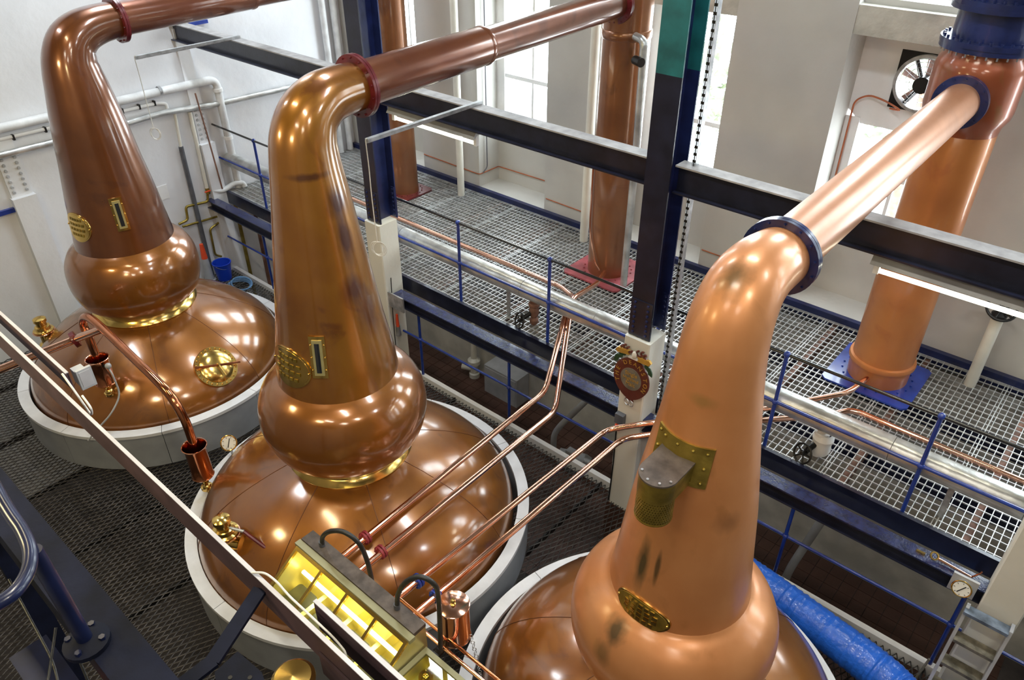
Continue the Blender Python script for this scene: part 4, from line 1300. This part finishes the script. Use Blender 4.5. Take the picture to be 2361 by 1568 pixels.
# ================================================================== FITTINGS ON THE POT DOMES
# brass manway hatch of the farthest still
hc = Vector((-7.625, 3.244, 0.852))
rad = Vector((hc.x - S1[0], hc.y - S1[1], 0)).normalized()
hn = (rad * 0.72 + Vector((0, 0, 0.69))).normalized()
hu = hn.cross(Vector((0, 0, 1))).normalized()
hv = hn.cross(hu)
hat = MB().tube([hc - hn * .06, hc + hn * .035, hc + hn * .04], [0.255, 0.255, 0.25], 48).build('manway_hatch', M_BRASS, st1, label='round polished brass manway hatch')
pts = [(0.205, .04), (0.20, .055), (0.16, .075), (0.10, .088), (0.03, .092), (0.0, .092)]
vs, fs = [], []
for k in range(40):
    an = 2 * PI * k / 40
    for r, h_ in pts:
        vs.append(hc + (hu * math.cos(an) + hv * math.sin(an)) * r + hn * h_)
q = len(pts)
for k in range(40):
    for j in range(q - 1):
        A, B = k * q + j, ((k + 1) % 40) * q + j
        fs.append((A, B, B + 1, A + 1))
MB().add(vs, fs).build('hatch_lid', M_BRASS, hat)
for k in range(24):
    an = 2 * PI * k / 24
    p_ = hc + (hu * math.cos(an) + hv * math.sin(an)) * 0.23
    MB().cyl(p_ + hn * .04, p_ + hn * .058, 0.012, 0.009, 8).build('bolt', M_BRASS, hat)
d1_ = (hu * 0.9 + hv * -0.35).normalized()
MB().cyl(hc - d1_ * .27 + hn * .10, hc + d1_ * .27 + hn * .10, 0.014, None, 10).build('cross_bar', M_COPR, hat)
MB().cyl(hc + hn * .08, hc + hn * .15, 0.02, 0.016, 10).build('centre_screw', M_BRASS, hat)
MB().cyl(hc + hn * .13, hc + hn * .13 + hv * .16, 0.009, None, 8).build('handle', M_BRASS, hat)


def relief_cup(x, y, z0, zr0, zr1, lab):
    t = thing('relief_cup', (x, y, z0), lab, 'relief valve')
    MB().lathe([(0.0, z0), (0.06, z0), (0.06, z0 + .03), (0.035, z0 + .04), (0.035, zr0 - .03), (0.05, zr0), (0.0, zr0)], x, y, 24).build('brass_base', M_BRASS, t)
    MB().sphere((x + .07, y - .02, z0 + .08), 0.045, 14, 8).build('brass_ball', M_BRASS, t)
    MB().sphere((x - .06, y + .02, z0 + .06), 0.038, 14, 8).build('brass_ball', M_BRASS, t)
    MB().lathe([(0.0, zr0), (0.105, zr0), (0.115, zr0 + .015), (0.105, zr0 + .03), (0.105, zr1 - .06), (0.12, zr1 - .01), (0.125, zr1), (0.118, zr1), (0.10, zr1 - .05), (0.10, zr0 + .05), (0.0, zr0 + .05)], x, y, 36).build('cup', M_COPR, t)
    MB().torus((x, y, zr1), (0, 0, 1), 0.122, 0.006, 32, 6).build('rim_bead', M_COPP, t)
    return t
relief_cup(-8.07, 2.155, 0.86, 1.02, 1.37, 'copper cup relief valve on brass balls, on the farthest still dome')
relief_cup(-6.17, 2.20, 0.56, 0.74, 1.15, 'copper cup relief valve beside the middle still collar')
pts = [(-8.07, 2.155, 1.16), (-8.07, 2.155, 1.62), (-8.12, 2.16, 1.80), (-7.98, 2.17, 1.95), (-7.7, 2.18, 1.98), (-7.05, 2.185, 1.875), (-6.62, 2.19, 1.80), (-6.34, 2.195, 1.70), (-6.20, 2.20, 1.50), (-6.17, 2.20, 1.25), (-6.17, 2.20, 0.92)]
t = thing('vent_pipe', (-8.07, 2.155, 1.16), 'arched copper vent pipe joining the two relief cups', 'copper pipe')
ps = catmull([(*p_, 0.044) for p_ in pts], 5)
MB().tube([p_[:3] for p_ in ps], [p_[3] for p_ in ps], 18).build('arch', M_COPR, t)
MB().tube([(-7.62, 2.18, 1.95), (-8.24, 2.05, 1.60)], 0.045, 16).build('branch', M_COPP, t)
MB().tube([(-8.24, 2.05, 1.60), (-8.262, 1.294, 1.60), (-8.27, -0.5, 1.60)], 0.045, 16).build('supply_pipe', M_COPP, t)
f_ = MB().ring((-8.24, 2.06, 1.60), (0.25, 1, .25), 0.095, 0.03, 0.05, 26).build('flange', M_RED, t)
line('sensor_cable', [(-7.85, 2.17, 1.34), (-7.79, 2.17, 1.28), (-7.76, 2.17, 1.0), (-7.72, 2.0, 0.85), (-7.85, 1.78, 0.62), (-7.90, 1.72, 0.53)], 0.010, 'pale grey cable dangling from the vent pipe over the farthest still', M_GREY, 0.1, 'cable')
t = thing('float_sensor', (-7.93, 2.16, 1.30), 'small black and grey sensor fixed beside the copper relief cup', 'sensor')
MB().cyl((-7.99, 2.16, 1.30), (-7.86, 2.17, 1.36), 0.018, None, 10).build('stem', M_BLACK, t)
MB().sphere((-7.83, 2.17, 1.37), 0.035, 12, 8).build('cap', M_GREY, t)


def brass_valve(x, y, z, lab, lever):
    t = thing('safety_valve', (x, y, z), lab, 'valve')
    MB().lathe([(0.000, z - .03), (0.109, z - .03), (0.109, z + .03), (0.070, z + .05), (0.070, z + .20), (0.115, z + .21), (0.122, z + .24), (0.096, z + .25), (0.090, z + .29), (0.064, z + .30), (0.064, z + .35), (0.079, z + .36), (0.077, z + .40), (0.038, z + .42), (0.000, z + .42)], x, y, 28).build('body', M_BRASS, t)
    MB().torus((x, y, z + .215), (0, 0, 1), 0.126, 0.009, 28, 6).build('rim_bead', M_COPP, t)
    sd = Vector((0.85, 0.5, -0.1)).normalized()
    p0 = Vector((x, y, z + .12))
    MB().tube([p0, p0 + sd * .12, p0 + sd * .15], [0.06, 0.065, 0.11], 22).build('outlet', M_BRASS, t)
    if lever:
        MB().cyl((x + .04, y + .02, z + .30), (x + .16, y + .10, z + .27), 0.014, None, 8).build('lever_stem', M_GALV, t)
        MB().cyl((x + .16, y + .10, z + .27), (x + .36, y + .17, z + .14), 0.018, None, 8).build('lever', M_RED, t, label='dark red lever')
    return t
brass_valve(-5.02, 1.82, 0.83, 'polished brass safety valve with dark red lever on the middle still dome', True)
brass_valve(-9.93, 2.18, 0.70, 'small brass valve at the far side of the farthest still dome', False)
brass_valve(-6.30, 3.72, 0.62, 'brass valve beside a red flange peeping out behind the middle still', False)
MB().ring((-6.42, 3.75, 0.98), (0.7, -0.6, 0.3), 0.13, 0.06, 0.03, 28).build('red_flange', M_REDP, label='red ring flange half hidden behind the middle still boil ball', cat='flange')


def gauge(x, y, z, nrm, R, lab, stem=None, name='dial_gauge', base=None):
    t = thing(name, base or (x, y, z), lab, 'gauge')
    c, n_ = Vector((x, y, z)), Vector(nrm).normalized()
    MB().tube([c - n_ * .045, c + n_ * .01, c + n_ * .02], [R * .95, R, R * .97], 30).build('case', M_GALV, t)
    MB().torus(c + n_ * .02, n_, R * .97, R * .09, 30, 8).build('bezel', M_BRASS, t)
    MB().cyl(c + n_ * .018, c + n_ * .024, R * .88, None, 30).build('dial', M_DIAL, t)
    u = n_.orthogonal().normalized()
    v = n_.cross(u)
    MB().obox(c + n_ * .027, (u * .9 + v * .2), (v * .9 - u * .2), n_, R * .6, R * .05, .001).build('needle', M_BLACK, t)
    for k in range(8):
        an = 2 * PI * k / 8
        d = u * math.cos(an) + v * math.sin(an)
        MB().obox(c + n_ * .0255 + d * R * .72, d, n_.cross(d), n_, R * .08, R * .025, .001).build('mark', M_BLACK, t)
    if stem:
        MB().tube(fillet([c - n_ * .03, *[Vector(s_) for s_ in stem]], .05), 0.014, 10).build('stem', M_GALV, t)
    return t
gauge(-6.44, 2.66, 0.72, (0.72, -0.38, 0.58), 0.085, 'round dial gauge between the farthest and the middle still', [(-6.50, 2.69, 0.62), (-6.50, 2.69, 0.5)], base=(-6.50, 2.69, 0.5))

# ================================================================== SPIRIT SAFE
M_BOWL = mat('dark_bowl', (0.016, 0.015, 0.010), 0.35, 0, 0.7, 12)
X0, X1 = -3.95, -2.65
sf = thing('spirit_safe', ((X0 + X1) / 2, 1.88, 0.0), 'brass framed glass spirit safe glowing yellow inside, dark steel lid', 'spirit safe')
YBK, YL, YF, ZT, ZF, ZB = 2.10, 1.965, 1.61, 1.60, 1.375, 1.16
MB().box(X0 - .005, X1 + .005, YL + .02, YBK, ZT, ZT + .035).build('lid', M_DARKST, sf, label='weathered dark steel lid')
MB().box(X0 - .02, X1 + .02, YL - .035, YL + .018, ZT - .015, ZT + .022).build('lid_lip', mat('olive_grey_lip', (0.34, 0.32, 0.18), 0.45, 0.2, 0.1, 6), sf)
MB().box(X0, X1, YBK - .02, YBK, ZB, ZT).build('back_panel', M_BRASSY, sf)
for x in (X0, X1 - .018):
    MB().prism([(YF, ZB), (YBK - .02, ZB), (YBK - .02, ZT), (YL - .01, ZT), (YF, ZF)], (x, 0, 0), (0, 1, 0), (0, 0, 1), 0.018).build('end_panel', M_BRASSY, sf)
MB().box(X0, X1, YF, YBK, ZB - .03, ZB).build('floor_tray', M_BRASSY, sf)
MB().box(X0, X1, YF, YF + .015, ZB, ZF).build('front_panel', M_BRASSY, sf)
sl = Vector((0, YL - .03 - YF, ZT - .01 - ZF))
sn = Vector((0, -sl.z, sl.y)).normalized()
slu = sl.normalized()
def on_slope(f, k=0.0):
    return Vector((0, YF, ZF)) + sl * f + sn * k
for x in (X0 + .012, X0 + .335, X0 + .65, X0 + .975, X1 - .012):
    p_ = on_slope(0.5)
    MB().obox((x, p_.y, p_.z), (1, 0, 0), slu, sn, 0.012, sl.length / 2, 0.012).build('frame_bar', M_BRASS, sf)
for f_ in (0.03, 0.97):
    p_ = on_slope(f_)
    MB().obox(((X0 + X1) / 2, p_.y, p_.z), (1, 0, 0), slu, sn, (X1 - X0) / 2, 0.014, 0.013).build('frame_rail', M_BRASS, sf)
xs_ = [X0 + .012, X0 + .335, X0 + .65, X0 + .975, X1 - .012]
for i in range(4):
    p_ = on_slope(0.5)
    MB().obox(((xs_[i] + xs_[i + 1]) / 2, p_.y, p_.z), (1, 0, 0), slu, sn, (xs_[i + 1] - xs_[i]) / 2 - .012, sl.length / 2 - .016, 0.003).build('pane', M_SAFEGL, sf)
    xa, xb = xs_[i] + .045, xs_[i + 1] - .045
    ya, yb = YF + .05, YL - .10
    poly = []
    for (cx_, cy_, q0) in ((xb - .03, yb - .03, 0), (xa + .03, yb - .03, PI / 2), (xa + .03, ya + .03, PI), (xb - .03, ya + .03, 1.5 * PI)):
        for k in range(5):
            poly.append((cx_ + .03 * math.cos(q0 + k * PI / 8), cy_ + .03 * math.sin(q0 + k * PI / 8)))
    MB().prism(poly, (0, 0, ZB + .085), (1, 0, 0), (0, 1, 0), 0.012).build('bowl', M_BOWL, sf, label='dark collecting bowl')
for i in range(1, 4):
    MB().box(xs_[i] - .02, xs_[i] + .02, YF + .02, YBK - .03, ZB, ZB + .13).build('divider', M_BRASSY, sf)
MB().box(X0 + .02, X1 - .02, YF + .02, YF + .045, ZB, ZB + .10).build('front_gutter', M_BRASSY, sf)
MB().cyl((X0 + .06, YL - .06, ZB + .20), (X1 - .06, YL - .06, ZB + .20), 0.018, None, 10).build('lamp_tube', M_SAFELAMP, sf, label='lit lamp tube')
for (x, y) in ((X0 + .80, YF + .09), (X1 - .08, YF + .09), (X1 - .08, YBK - .05)):
    MB().cyl((x, y, 0), (x, y, ZB - .03), 0.025, None, 10).build('leg', M_BLACK, sf)
l = bpy.data.lights.new('safe_lamp', 'AREA')
l.shape = 'RECTANGLE'
l.size, l.size_y, l.energy, l.color = 1.15, 0.05, 7, (1.0, 0.93, 0.62)
lo = bpy.data.objects.new('safe_lamp', l)
COL.objects.link(lo)
lo.parent = sf
lo.location = Vector(((X0 + X1) / 2, YL - .07, ZT - .05)) - WLOC[sf.name]

# smaller glass sampling box next to the safe
bx = thing('sampling_box', (-2.35, 1.90, 0.0), 'low brass sampling box with glass lid and brass float balls', 'sampling box')
MB().box(-2.63, -2.05, 1.74, 2.07, 1.18, 1.20).build('tray', M_BRASSY, bx)
for (x0, x1, y0, y1) in ((-2.63, -2.05, 1.74, 1.755), (-2.63, -2.05, 2.055, 2.07), (-2.065, -2.05, 1.755, 2.055), (-2.63, -2.615, 1.755, 2.055)):
    MB().box(x0, x1, y0, y1, 1.20, 1.36).build('side', M_BRASSY, bx)
for (x0, x1, y0, y1) in ((-2.64, -2.04, 1.73, 1.77), (-2.64, -2.04, 2.04, 2.08), (-2.64, -2.60, 1.77, 2.04), (-2.08, -2.04, 1.77, 2.04)):
    MB().box(x0, x1, y0, y1, 1.36, 1.385).build('lid_frame', mat('olive_grey_lip', (0, 0, 0)), bx)
MB().box(-2.60, -2.08, 1.77, 2.04, 1.368, 1.374).build('pane', M_SAFEGL, bx)
for x, y, r in ((-2.53, 1.96, .055), (-2.32, 1.88, .04), (-2.2, 1.97, .035)):
    MB().sphere((x, y, 1.20 + r), r, 18, 10).build('float_ball', M_BRASS, bx)
    MB().cyl((x, y, 1.2 + 2 * r - .004), (x + .01, y, 1.355), 0.006, None, 8).build('rod', M_BRASS, bx)
for (x, y) in ((-2.58, 1.8), (-2.1, 1.8)):
    MB().cyl((x, y, 0), (x, y, 1.18), 0.02, None, 10).build('leg', M_BLACK, bx)

# hoses over the safe lid
def hose(pts, lab):
    t = thing('black_hose', pts[0], lab, 'hose')
    ps = catmull([(*p_, 0.019) for p_ in pts], 6)
    MB().tube([p_[:3] for p_ in ps], [p_[3] for p_ in ps], 12).build('tube', M_RUBBER, t)
    MB().cyl(Vector(pts[0]) + Vector((0, 0, .001)), Vector(pts[0]) + Vector((0, 0, .05)), 0.024, None, 12).build('collar', M_GREYD, t)
hose([(-3.77, 2.05, 1.636), (-3.74, 2.055, 1.76), (-3.64, 2.07, 1.88), (-3.50, 2.10, 1.95), (-3.40, 2.14, 1.88), (-3.37, 2.17, 1.70), (-3.36, 2.18, 1.45), (-3.36, 2.18, 1.28)], 'black hose arching over the spirit safe lid, near the red flanges')
hose([(-2.89, 2.05, 1.636), (-2.87, 2.06, 1.80), (-2.80, 2.09, 1.97), (-2.70, 2.14, 2.06), (-2.62, 2.19, 2.0), (-2.61, 2.21, 1.84), (-2.60, 2.19, 1.5), (-2.60, 2.18, 1.3)], 'black hose arching at the safe end, next to the copper pot')
t = thing('copper_pot', (-2.63, 2.36, 0.0), 'small shiny copper pot with brass knob behind the spirit safe', 'pot')
MB().lathe([(0.0, 1.22), (0.118, 1.22), (0.124, 1.235), (0.118, 1.25), (0.118, 1.57), (0.126, 1.58), (0.126, 1.595), (0.118, 1.60), (0.0, 1.605)], -2.63, 2.36, 40).build('body', M_COPP, t)
MB().lathe([(0.022, 1.605), (0.012, 1.612), (0.012, 1.625), (0.02, 1.635), (0.015, 1.65), (0, 1.652)], -2.63, 2.36, 16).build('knob', M_BRASS, t)
MB().box(-2.67, -2.60, 2.102, 2.36, 1.195, 1.22).build('bracket', M_BLACK, t)
t = thing('chain', (-2.5, 2.42, 0.9), 'thin metal chain hanging from the copper pot over the collar', 'chain')
for k in range(26):
    f_ = k / 25
    p_ = Vector((-2.52 + .42 * f_, 2.42 - .22 * f_, 1.25 - .75 * f_ + .12 * math.sin(PI * f_) - .0))
    MB().torus(p_, (1, 0.2 if k % 2 else -1, 0.3), 0.014, 0.0035, 8, 4).build('link', M_GALV, t)
line('feed_pipe', [(-3.60, 2.20, 1.30), (-3.50, 2.20, 1.28), (-1.9, 2.20, 1.28)], 0.016, 'thin bright copper pipe running behind the spirit safe', M_COPP, 0.05)
line('feed_pipe', [(-3.15, 2.255, 1.33), (-1.9, 2.255, 1.33)], 0.013, 'thinner copper pipe beside the copper pot behind the safe', M_COPR, 0.05)

# ================================================================== RIGHT SIDE: DUCT, LADDER, GAUGE, SPANNER
t = thing('wrapped_duct', (-0.6, 5.05, 0.0), 'large duct wrapped in blue plastic lying on the deck behind the nearest still', 'duct')
ps = catmull([(-2.0, 5.20, .28, .16), (-1.4, 5.13, .30, .165), (-0.64, 5.03, .29, .172), (0.0, 4.93, .26, .178), (0.35, 4.74, .23, .18), (0.9, 4.40, .19, .18)], 40)
rs = [p_[3] * (1 + 0.018 * math.sin(k * 1.9) + 0.01 * rng.normal()) for k, p_ in enumerate(ps)]
MB().tube([p_[:3] for p_ in ps], rs, 40).build('wrap', M_DUCT, t)
t = thing('steel_ladder', (0.41, 5.05, 0.0), 'worn steel ladder with treads leaning on the corner pillar', 'ladder')
def lad(z):
    return 5.07 + 0.14 * z / 1.2
MB().obox((0.255, lad(.6), 0.6), (1, 0, 0), (0, 1, -0.17), (0, 0.17, 1), 0.012, 0.035, 0.61).build('stringer', M_GREY, t)
MB().obox((0.57, lad(.6), 0.6), (1, 0, 0), (0, 1, -0.17), (0, 0.17, 1), 0.012, 0.06, 0.61).build('stringer', M_GREY, t)
for z in (0.05, 0.325, 0.60, 0.875):
    MB().box(0.267, 0.558, lad(z) - .05, lad(z) + .06, z, z + .03).build('tread', M_TREAD, t)
MB().box(0.243, 0.56, lad(1.18) - .05, lad(1.18) + .045, 1.17, 1.20).build('top_bar', mat('worn_blue_bar', (0.16, 0.20, 0.26), 0.5, 0.3, 0.5, 12), t)
MB().cyl((0.15, 5.14, 0.0), (0.19, 5.2, 0.46), 0.010, None, 8).build('leaning_rod', M_TREAD, label='thin rusty rod leaning beside the steel ladder', cat='rod')
MB().box(0.07, 0.26, 5.335, 5.359, 1.18, 1.37).build('gauge_plate', M_GREY, label='grey plate fixed to the low beam end behind the dial', cat='plate')
gauge(0.165, 5.318, 1.27, (0, -1, 0.25), 0.072, 'round dial gauge on the grey plate by the ladder')
t = thing('brass_spanner', (0.03, 5.45, 1.30), 'long copper coloured box spanner lying on the glossy low beam', 'spanner')
MB().ring((-0.10, 5.44, 1.335), (0.3, -0.5, 0.8), 0.036, 0.024, 0.02, 20).build('ring_end', M_BRASS, t)
MB().cyl((-0.065, 5.44, 1.325), (0.19, 5.43, 1.315), 0.013, 0.010, 10).build('handle', M_COPP, t)
MB().tube([(0.19, 5.43, 1.315), (0.235, 5.45, 1.38), (0.237, 5.45, 1.40)], 0.007, 8).build('hook', M_COPR, t)
MB().box(-0.235, -0.165, 5.425, 5.445, 1.301, 1.318).build('brass_clip', M_BRASS, label='small brass clip on the low beam beside the spanner', cat='clip')

# lower level plant under the mezzanine
t = wpipe('floor_pipe', [(-4.80, 7.5, -0.5), (-5.50, 7.5, -1.65), (-5.62, 7.5, -1.9), (-5.62, 7.5, -2.36)], 0.05, M_GREY, 'grey sloping pipe on the lower floor below the brown condenser', 0.15)
t = thing('pump_motor', (-5.25, 7.45, -2.4), 'grey pump motor standing on the lower tiled floor', 'motor')
MB().cyl((-5.42, 7.40, -2.18), (-5.02, 7.55, -2.18), 0.13, None, 24).build('motor_body', M_GREY, t)
MB().cyl((-5.02, 7.55, -2.18), (-4.92, 7.59, -2.18), 0.135, 0.09, 24).build('fan_cowl', M_GALV, t)
MB().box(-5.40, -5.04, 7.36, 7.58, -2.4, -2.28).build('foot', M_GREYD, t)
MB().box(-5.30, -5.16, 7.40, 7.52, -2.06, -1.99).build('terminal_box', M_GREY, t)
wpipe('floor_pipe', [(-1.30, 7.5, -0.4), (-1.56, 7.5, -1.9), (-1.60, 7.5, -2.36)], 0.055, M_GREY, 'grey sloping pipe on the lower floor behind the blue wrapped duct', 0.15)
wpipe('floor_pipe', [(-1.35, 7.1, -2.36), (-1.30, 7.1, -2.15), (-1.05, 7.1, -2.15), (-1.02, 7.0, -2.36)], 0.022, M_GREY, 'small grey bent pipe on the lower floor by the sloping pipe', 0.06)
t = thing('wall_cabinet', (-7.3, 8.2, -2.4), 'pale box cabinet against the lower wall under the mezzanine', 'cabinet')
MB().box(-7.68, -6.90, 8.05, 8.39, -2.39, -1.78).build('body', M_GREY, t)
MB().box(-7.65, -6.93, 8.04, 8.05, -2.35, -1.82).build('door', M_GREY, t)
t = thing('drain_stack', (-8.13, 8.28, -2.39), 'cream pipe fitting standing against the lower wall', 'pipe')
MB().lathe([(0.0, -2.39), (0.10, -2.39), (0.10, -2.3), (0.075, -2.28), (0.075, -2.1), (0.12, -2.08), (0.12, -2.0), (0.06, -1.95), (0.045, -1.2), (0, -1.2)], -8.13, 8.25, 20).build('body', M_PIPEC, t)
MB().cyl((-8.13, 8.25, -2.2), (-8.35, 8.15, -2.2), 0.06, None, 14).build('branch', M_PIPEC, t)

# ================================================================== NEAR GANTRY (lower corner of the view)
MB().box(-3.6, -0.9, 0.165, 0.285, 4.36, 4.495).build('gantry_beam', M_GANTRY, label='broad navy gantry beam close to the viewer', cat='beam')['kind'] = 'thing'
t = thing('gantry_handrail', (-1.69, 0.17, 4.495), 'thick blue tubular handrail loop on the near gantry beam', 'handrail')
ps = catmull([(-2.5, 0.235, 4.9, .024), (-1.92, 0.18, 4.9, .024), (-1.75, 0.17, 4.9, .024), (-1.66, 0.152, 4.9, .024), (-1.60, 0.115, 4.9, .024), (-1.575, 0.06, 4.9, .024), (-1.60, -0.05, 4.9, .024), (-1.62, -0.3, 4.9, .024)], 8)
MB().tube([p_[:3] for p_ in ps], 0.0165, 16).build('loop', M_NAVYD, t)
MB().cyl((-1.69, 0.175, 4.51), (-1.685, 0.165, 4.89), 0.0205, None, 18).build('post', M_NAVYD, t)
MB().lathe([(0.0, 4.496), (0.06, 4.496), (0.06, 4.51), (0.03, 4.525), (0.0, 4.525)], -1.69, 0.175, 20).build('foot_flange', M_GANTRY, t)
for k in range(4):
    an = PI / 4 + k * PI / 2
    MB().cyl((-1.69 + .045 * math.cos(an), .175 + .045 * math.sin(an), 4.51), (-1.69 + .045 * math.cos(an), .175 + .045 * math.sin(an), 4.525), 0.009, None, 6).build('bolt', M_NAVYD, t)


def channel(x0, x1, y, z, hgt, lab, wid=0.012):
    t = thing('lighting_channel', ((x0 + x1) / 2, y, z - hgt), lab, 'channel')
    MB().box(x0, x1, y, y + .006, z - hgt, z - .004).build('side_face', M_PURP, t)
    MB().box(x0, x1, y + wid - .004, y + wid, z - hgt, z - .004).build('rear_face', M_PURP, t)
    MB().box(x0, x1, y - .001, y + wid, z - .004, z).build('top_face', M_CHTOP, t)
    return t
channel(-4.6, -0.6, 0.602, 4.5, 0.12, 'long brown and white channel crossing in front of two stills')
channel(-4.6, -2.99, 0.668, 4.5, 0.085, 'short brown channel end behind the long channel by the farthest still')
channel(-1.335, -0.6, 0.662, 4.5, 0.13, 'short brown channel piece beside the glowing spirit safe')
MB().box(-1.24, -0.6, 0.595, 0.601, 4.32, 4.42).build('channel_plate', M_PURP, label='red brown plate bolted under the long channel', cat='plate')
t = thing('flood_fitting', (-2.95, 0.69, 4.36), 'grey floodlight fitting at the short channel end', 'light fitting')
MB().box(-3.06, -3.0, 0.706, 0.75, 4.40, 4.47).build('housing', M_GREY, t)
MB().box(-3.002, -2.988, 0.704, 0.765, 4.39, 4.485).build('end_frame', M_GREY, t)
MB().box(-2.989, -2.986, 0.712, 0.757, 4.40, 4.475).build('lens', M_CHTOP, t)
t = thing('bent_bracket', (-1.42, 0.29, 4.40), 'navy bent flat bar joining the gantry beam to the long channel', 'bracket')
for p_, q_ in (((-1.425, 0.285, 4.44), (-1.425, 0.385, 4.44)), ((-1.425, 0.38, 4.44), (-1.52, 0.600, 4.455))):
    p_, q_ = Vector(p_), Vector(q_)
    d_ = (q_ - p_).normalized()
    s_ = d_.cross(Vector((0, 0, 1))).normalized()
    MB().obox((p_ + q_) / 2, d_, s_, s_.cross(d_), (q_ - p_).length / 2, 0.022, 0.006).build('arm', M_GANTRY, t)
line('loop_cable', [(-1.55, 0.602, 4.505), (-1.51, 0.622, 4.52), (-1.46, 0.628, 4.515), (-1.40, 0.625, 4.505), (-1.31, 0.626, 4.503), (-1.22, 0.640, 4.46), (-1.17, 0.64, 4.44), (-1.165, 0.63, 4.41)], 0.0035, 'pale looped cable draped beside the long channel near the safe', M_ROPE, 0.03, 'cable')
line('loop_cable', [(-2.98, 0.655, 4.51), (-2.90, 0.655, 4.46), (-2.78, 0.65, 4.40), (-2.74, 0.65, 4.46), (-2.82, 0.655, 4.48)], 0.0045, 'pale looped cable hanging at the grey floodlight fitting', M_ROPE, 0.03, 'cable')
t = thing('perforated_bracket', (-1.33, 0.40, 4.20), 'dark blue grey plate with drilled holes low beside the bracket', 'plate')
b = MB().prism([(-1.386, 0.366), (-1.25, 0.30), (-1.17, 0.36), (-1.20, 0.42), (-1.29, 0.45), (-1.395, 0.442)], (0, 0, 4.42), (1, 0, 0), (0, 1, 0), 0.03)
b.build('plate', M_GANTRY, t)
for (x, y) in ((-1.34, .385), (-1.30, .375), (-1.27, .36), (-1.30, .42)):
    MB().cyl((x, y, 4.45), (x, y, 4.4515), 0.006, None, 12).build('hole', M_BLACK, t)
MB().lathe([(0.0, 4.36), (0.055, 4.36), (0.055, 4.40), (0.06, 4.402), (0.06, 4.412), (0.05, 4.422), (0.0, 4.426)], -1.235, 0.505, 32).build('brass_drum', M_BRASS, label='round brass capped lid at the lower picture edge below the channel', cat='drum')
# clutter under the handrail
MB().box(-1.80, -1.62, 0.03, 0.14, 4.05, 4.07).build('pale_panel', M_LAV, label='pale lavender panel under the blue handrail', cat='panel')
MB().box(-1.87, -1.80, -0.02, 0.05, 4.02, 4.14).build('red_box', M_ORANGE, label='small red box in the lower corner under the handrail', cat='box')
MB().box(-2.25, -1.92, 0.02, 0.14, 4.00, 4.04).build('blue_panel', M_NAVYD, label='blue panel in the shade under the handrail', cat='panel')
for k, pts in enumerate((((-2.3, .13, 4.3), (-1.9, .10, 4.25), (-1.7, .02, 4.2)), ((-1.95, .15, 4.35), (-1.85, .05, 4.25), (-1.75, -.05, 4.22)), ((-1.80, .15, 4.34), (-1.72, .13, 4.2), (-1.66, .02, 4.18)))):
    line('loose_cable', pts, 0.004, ('black cable sagging below the handrail loop', 'thin black cable crossing under the handrail loop', 'short black cable beside the handrail post')[k], M_RUBBER, 0.08, 'cable')
MB().box(-3.6, -0.9, -1.6, -0.25, 4.30, 4.36).build('gantry_deck', M_GREYD, label='dark steel gantry deck under the viewer', cat='deck')
for x in (-3.3, -1.05):
    t = MB().box(x - .05, x + .05, 0.18, 0.27, 0.0, 4.36).build('gantry_post', M_GANTRY, label=('navy gantry post under the beam end by the farthest still' if x < -2 else 'navy gantry post under the beam end by the nearest still'), cat='post')

# ================================================================== GROUPS OF LIKE THINGS
GROUPS = {'pot_still': 'copper pot stills in a row', 'lyne_arm': 'vapour pipes of the stills', 'still_collar': 'collars round the stills', 'condenser': 'copper condensers on the mezzanine',
          'concrete_pillar': 'cream pillars along the deck edge', 'steel_column': 'navy steel columns', 'upper_beam': 'upper beam lengths', 'deck_beam': 'low beam lengths',
          'deck_railing': 'railing lengths on the kerb', 'standpipe': 'cream standpipes by the window wall', 'gate_valve': 'valves under the lagged pipe', 'spirit_line': 'copper lines to the safe',
          'strip_light': 'strip lights under the upper beam', 'steel_bar': 'loose bars on the upper beam', 'wall_pipe': 'pipes on the end wall', 'wall_pilaster': 'pilasters of the end wall',
          'wall_bar': 'blue bars on the end wall', 'drop_pipe': 'upright pipes below the low beam', 'corner_pipe': 'upright pipes in the corner', 'cable': 'cables on walls and pillars',
          'relief_cup': 'copper relief cups', 'safety_valve': 'brass valves on the domes', 'dial_gauge': 'round dial gauges', 'black_hose': 'hoses over the safe lid', 'feed_pipe': 'thin pipes behind the safe',
          'floor_pipe': 'grey pipes on the lower floor', 'lighting_channel': 'channels across the foreground', 'loop_cable': 'looped cables on the channels', 'loose_cable': 'cables under the handrail',
          'gantry_post': 'posts of the gantry', 'tree': 'trees outside the windows'}
for o in list(scene.objects):
    if o.parent is None and o.name.split('.')[0] in GROUPS:
        o['group'] = GROUPS[o.name.split('.')[0]]
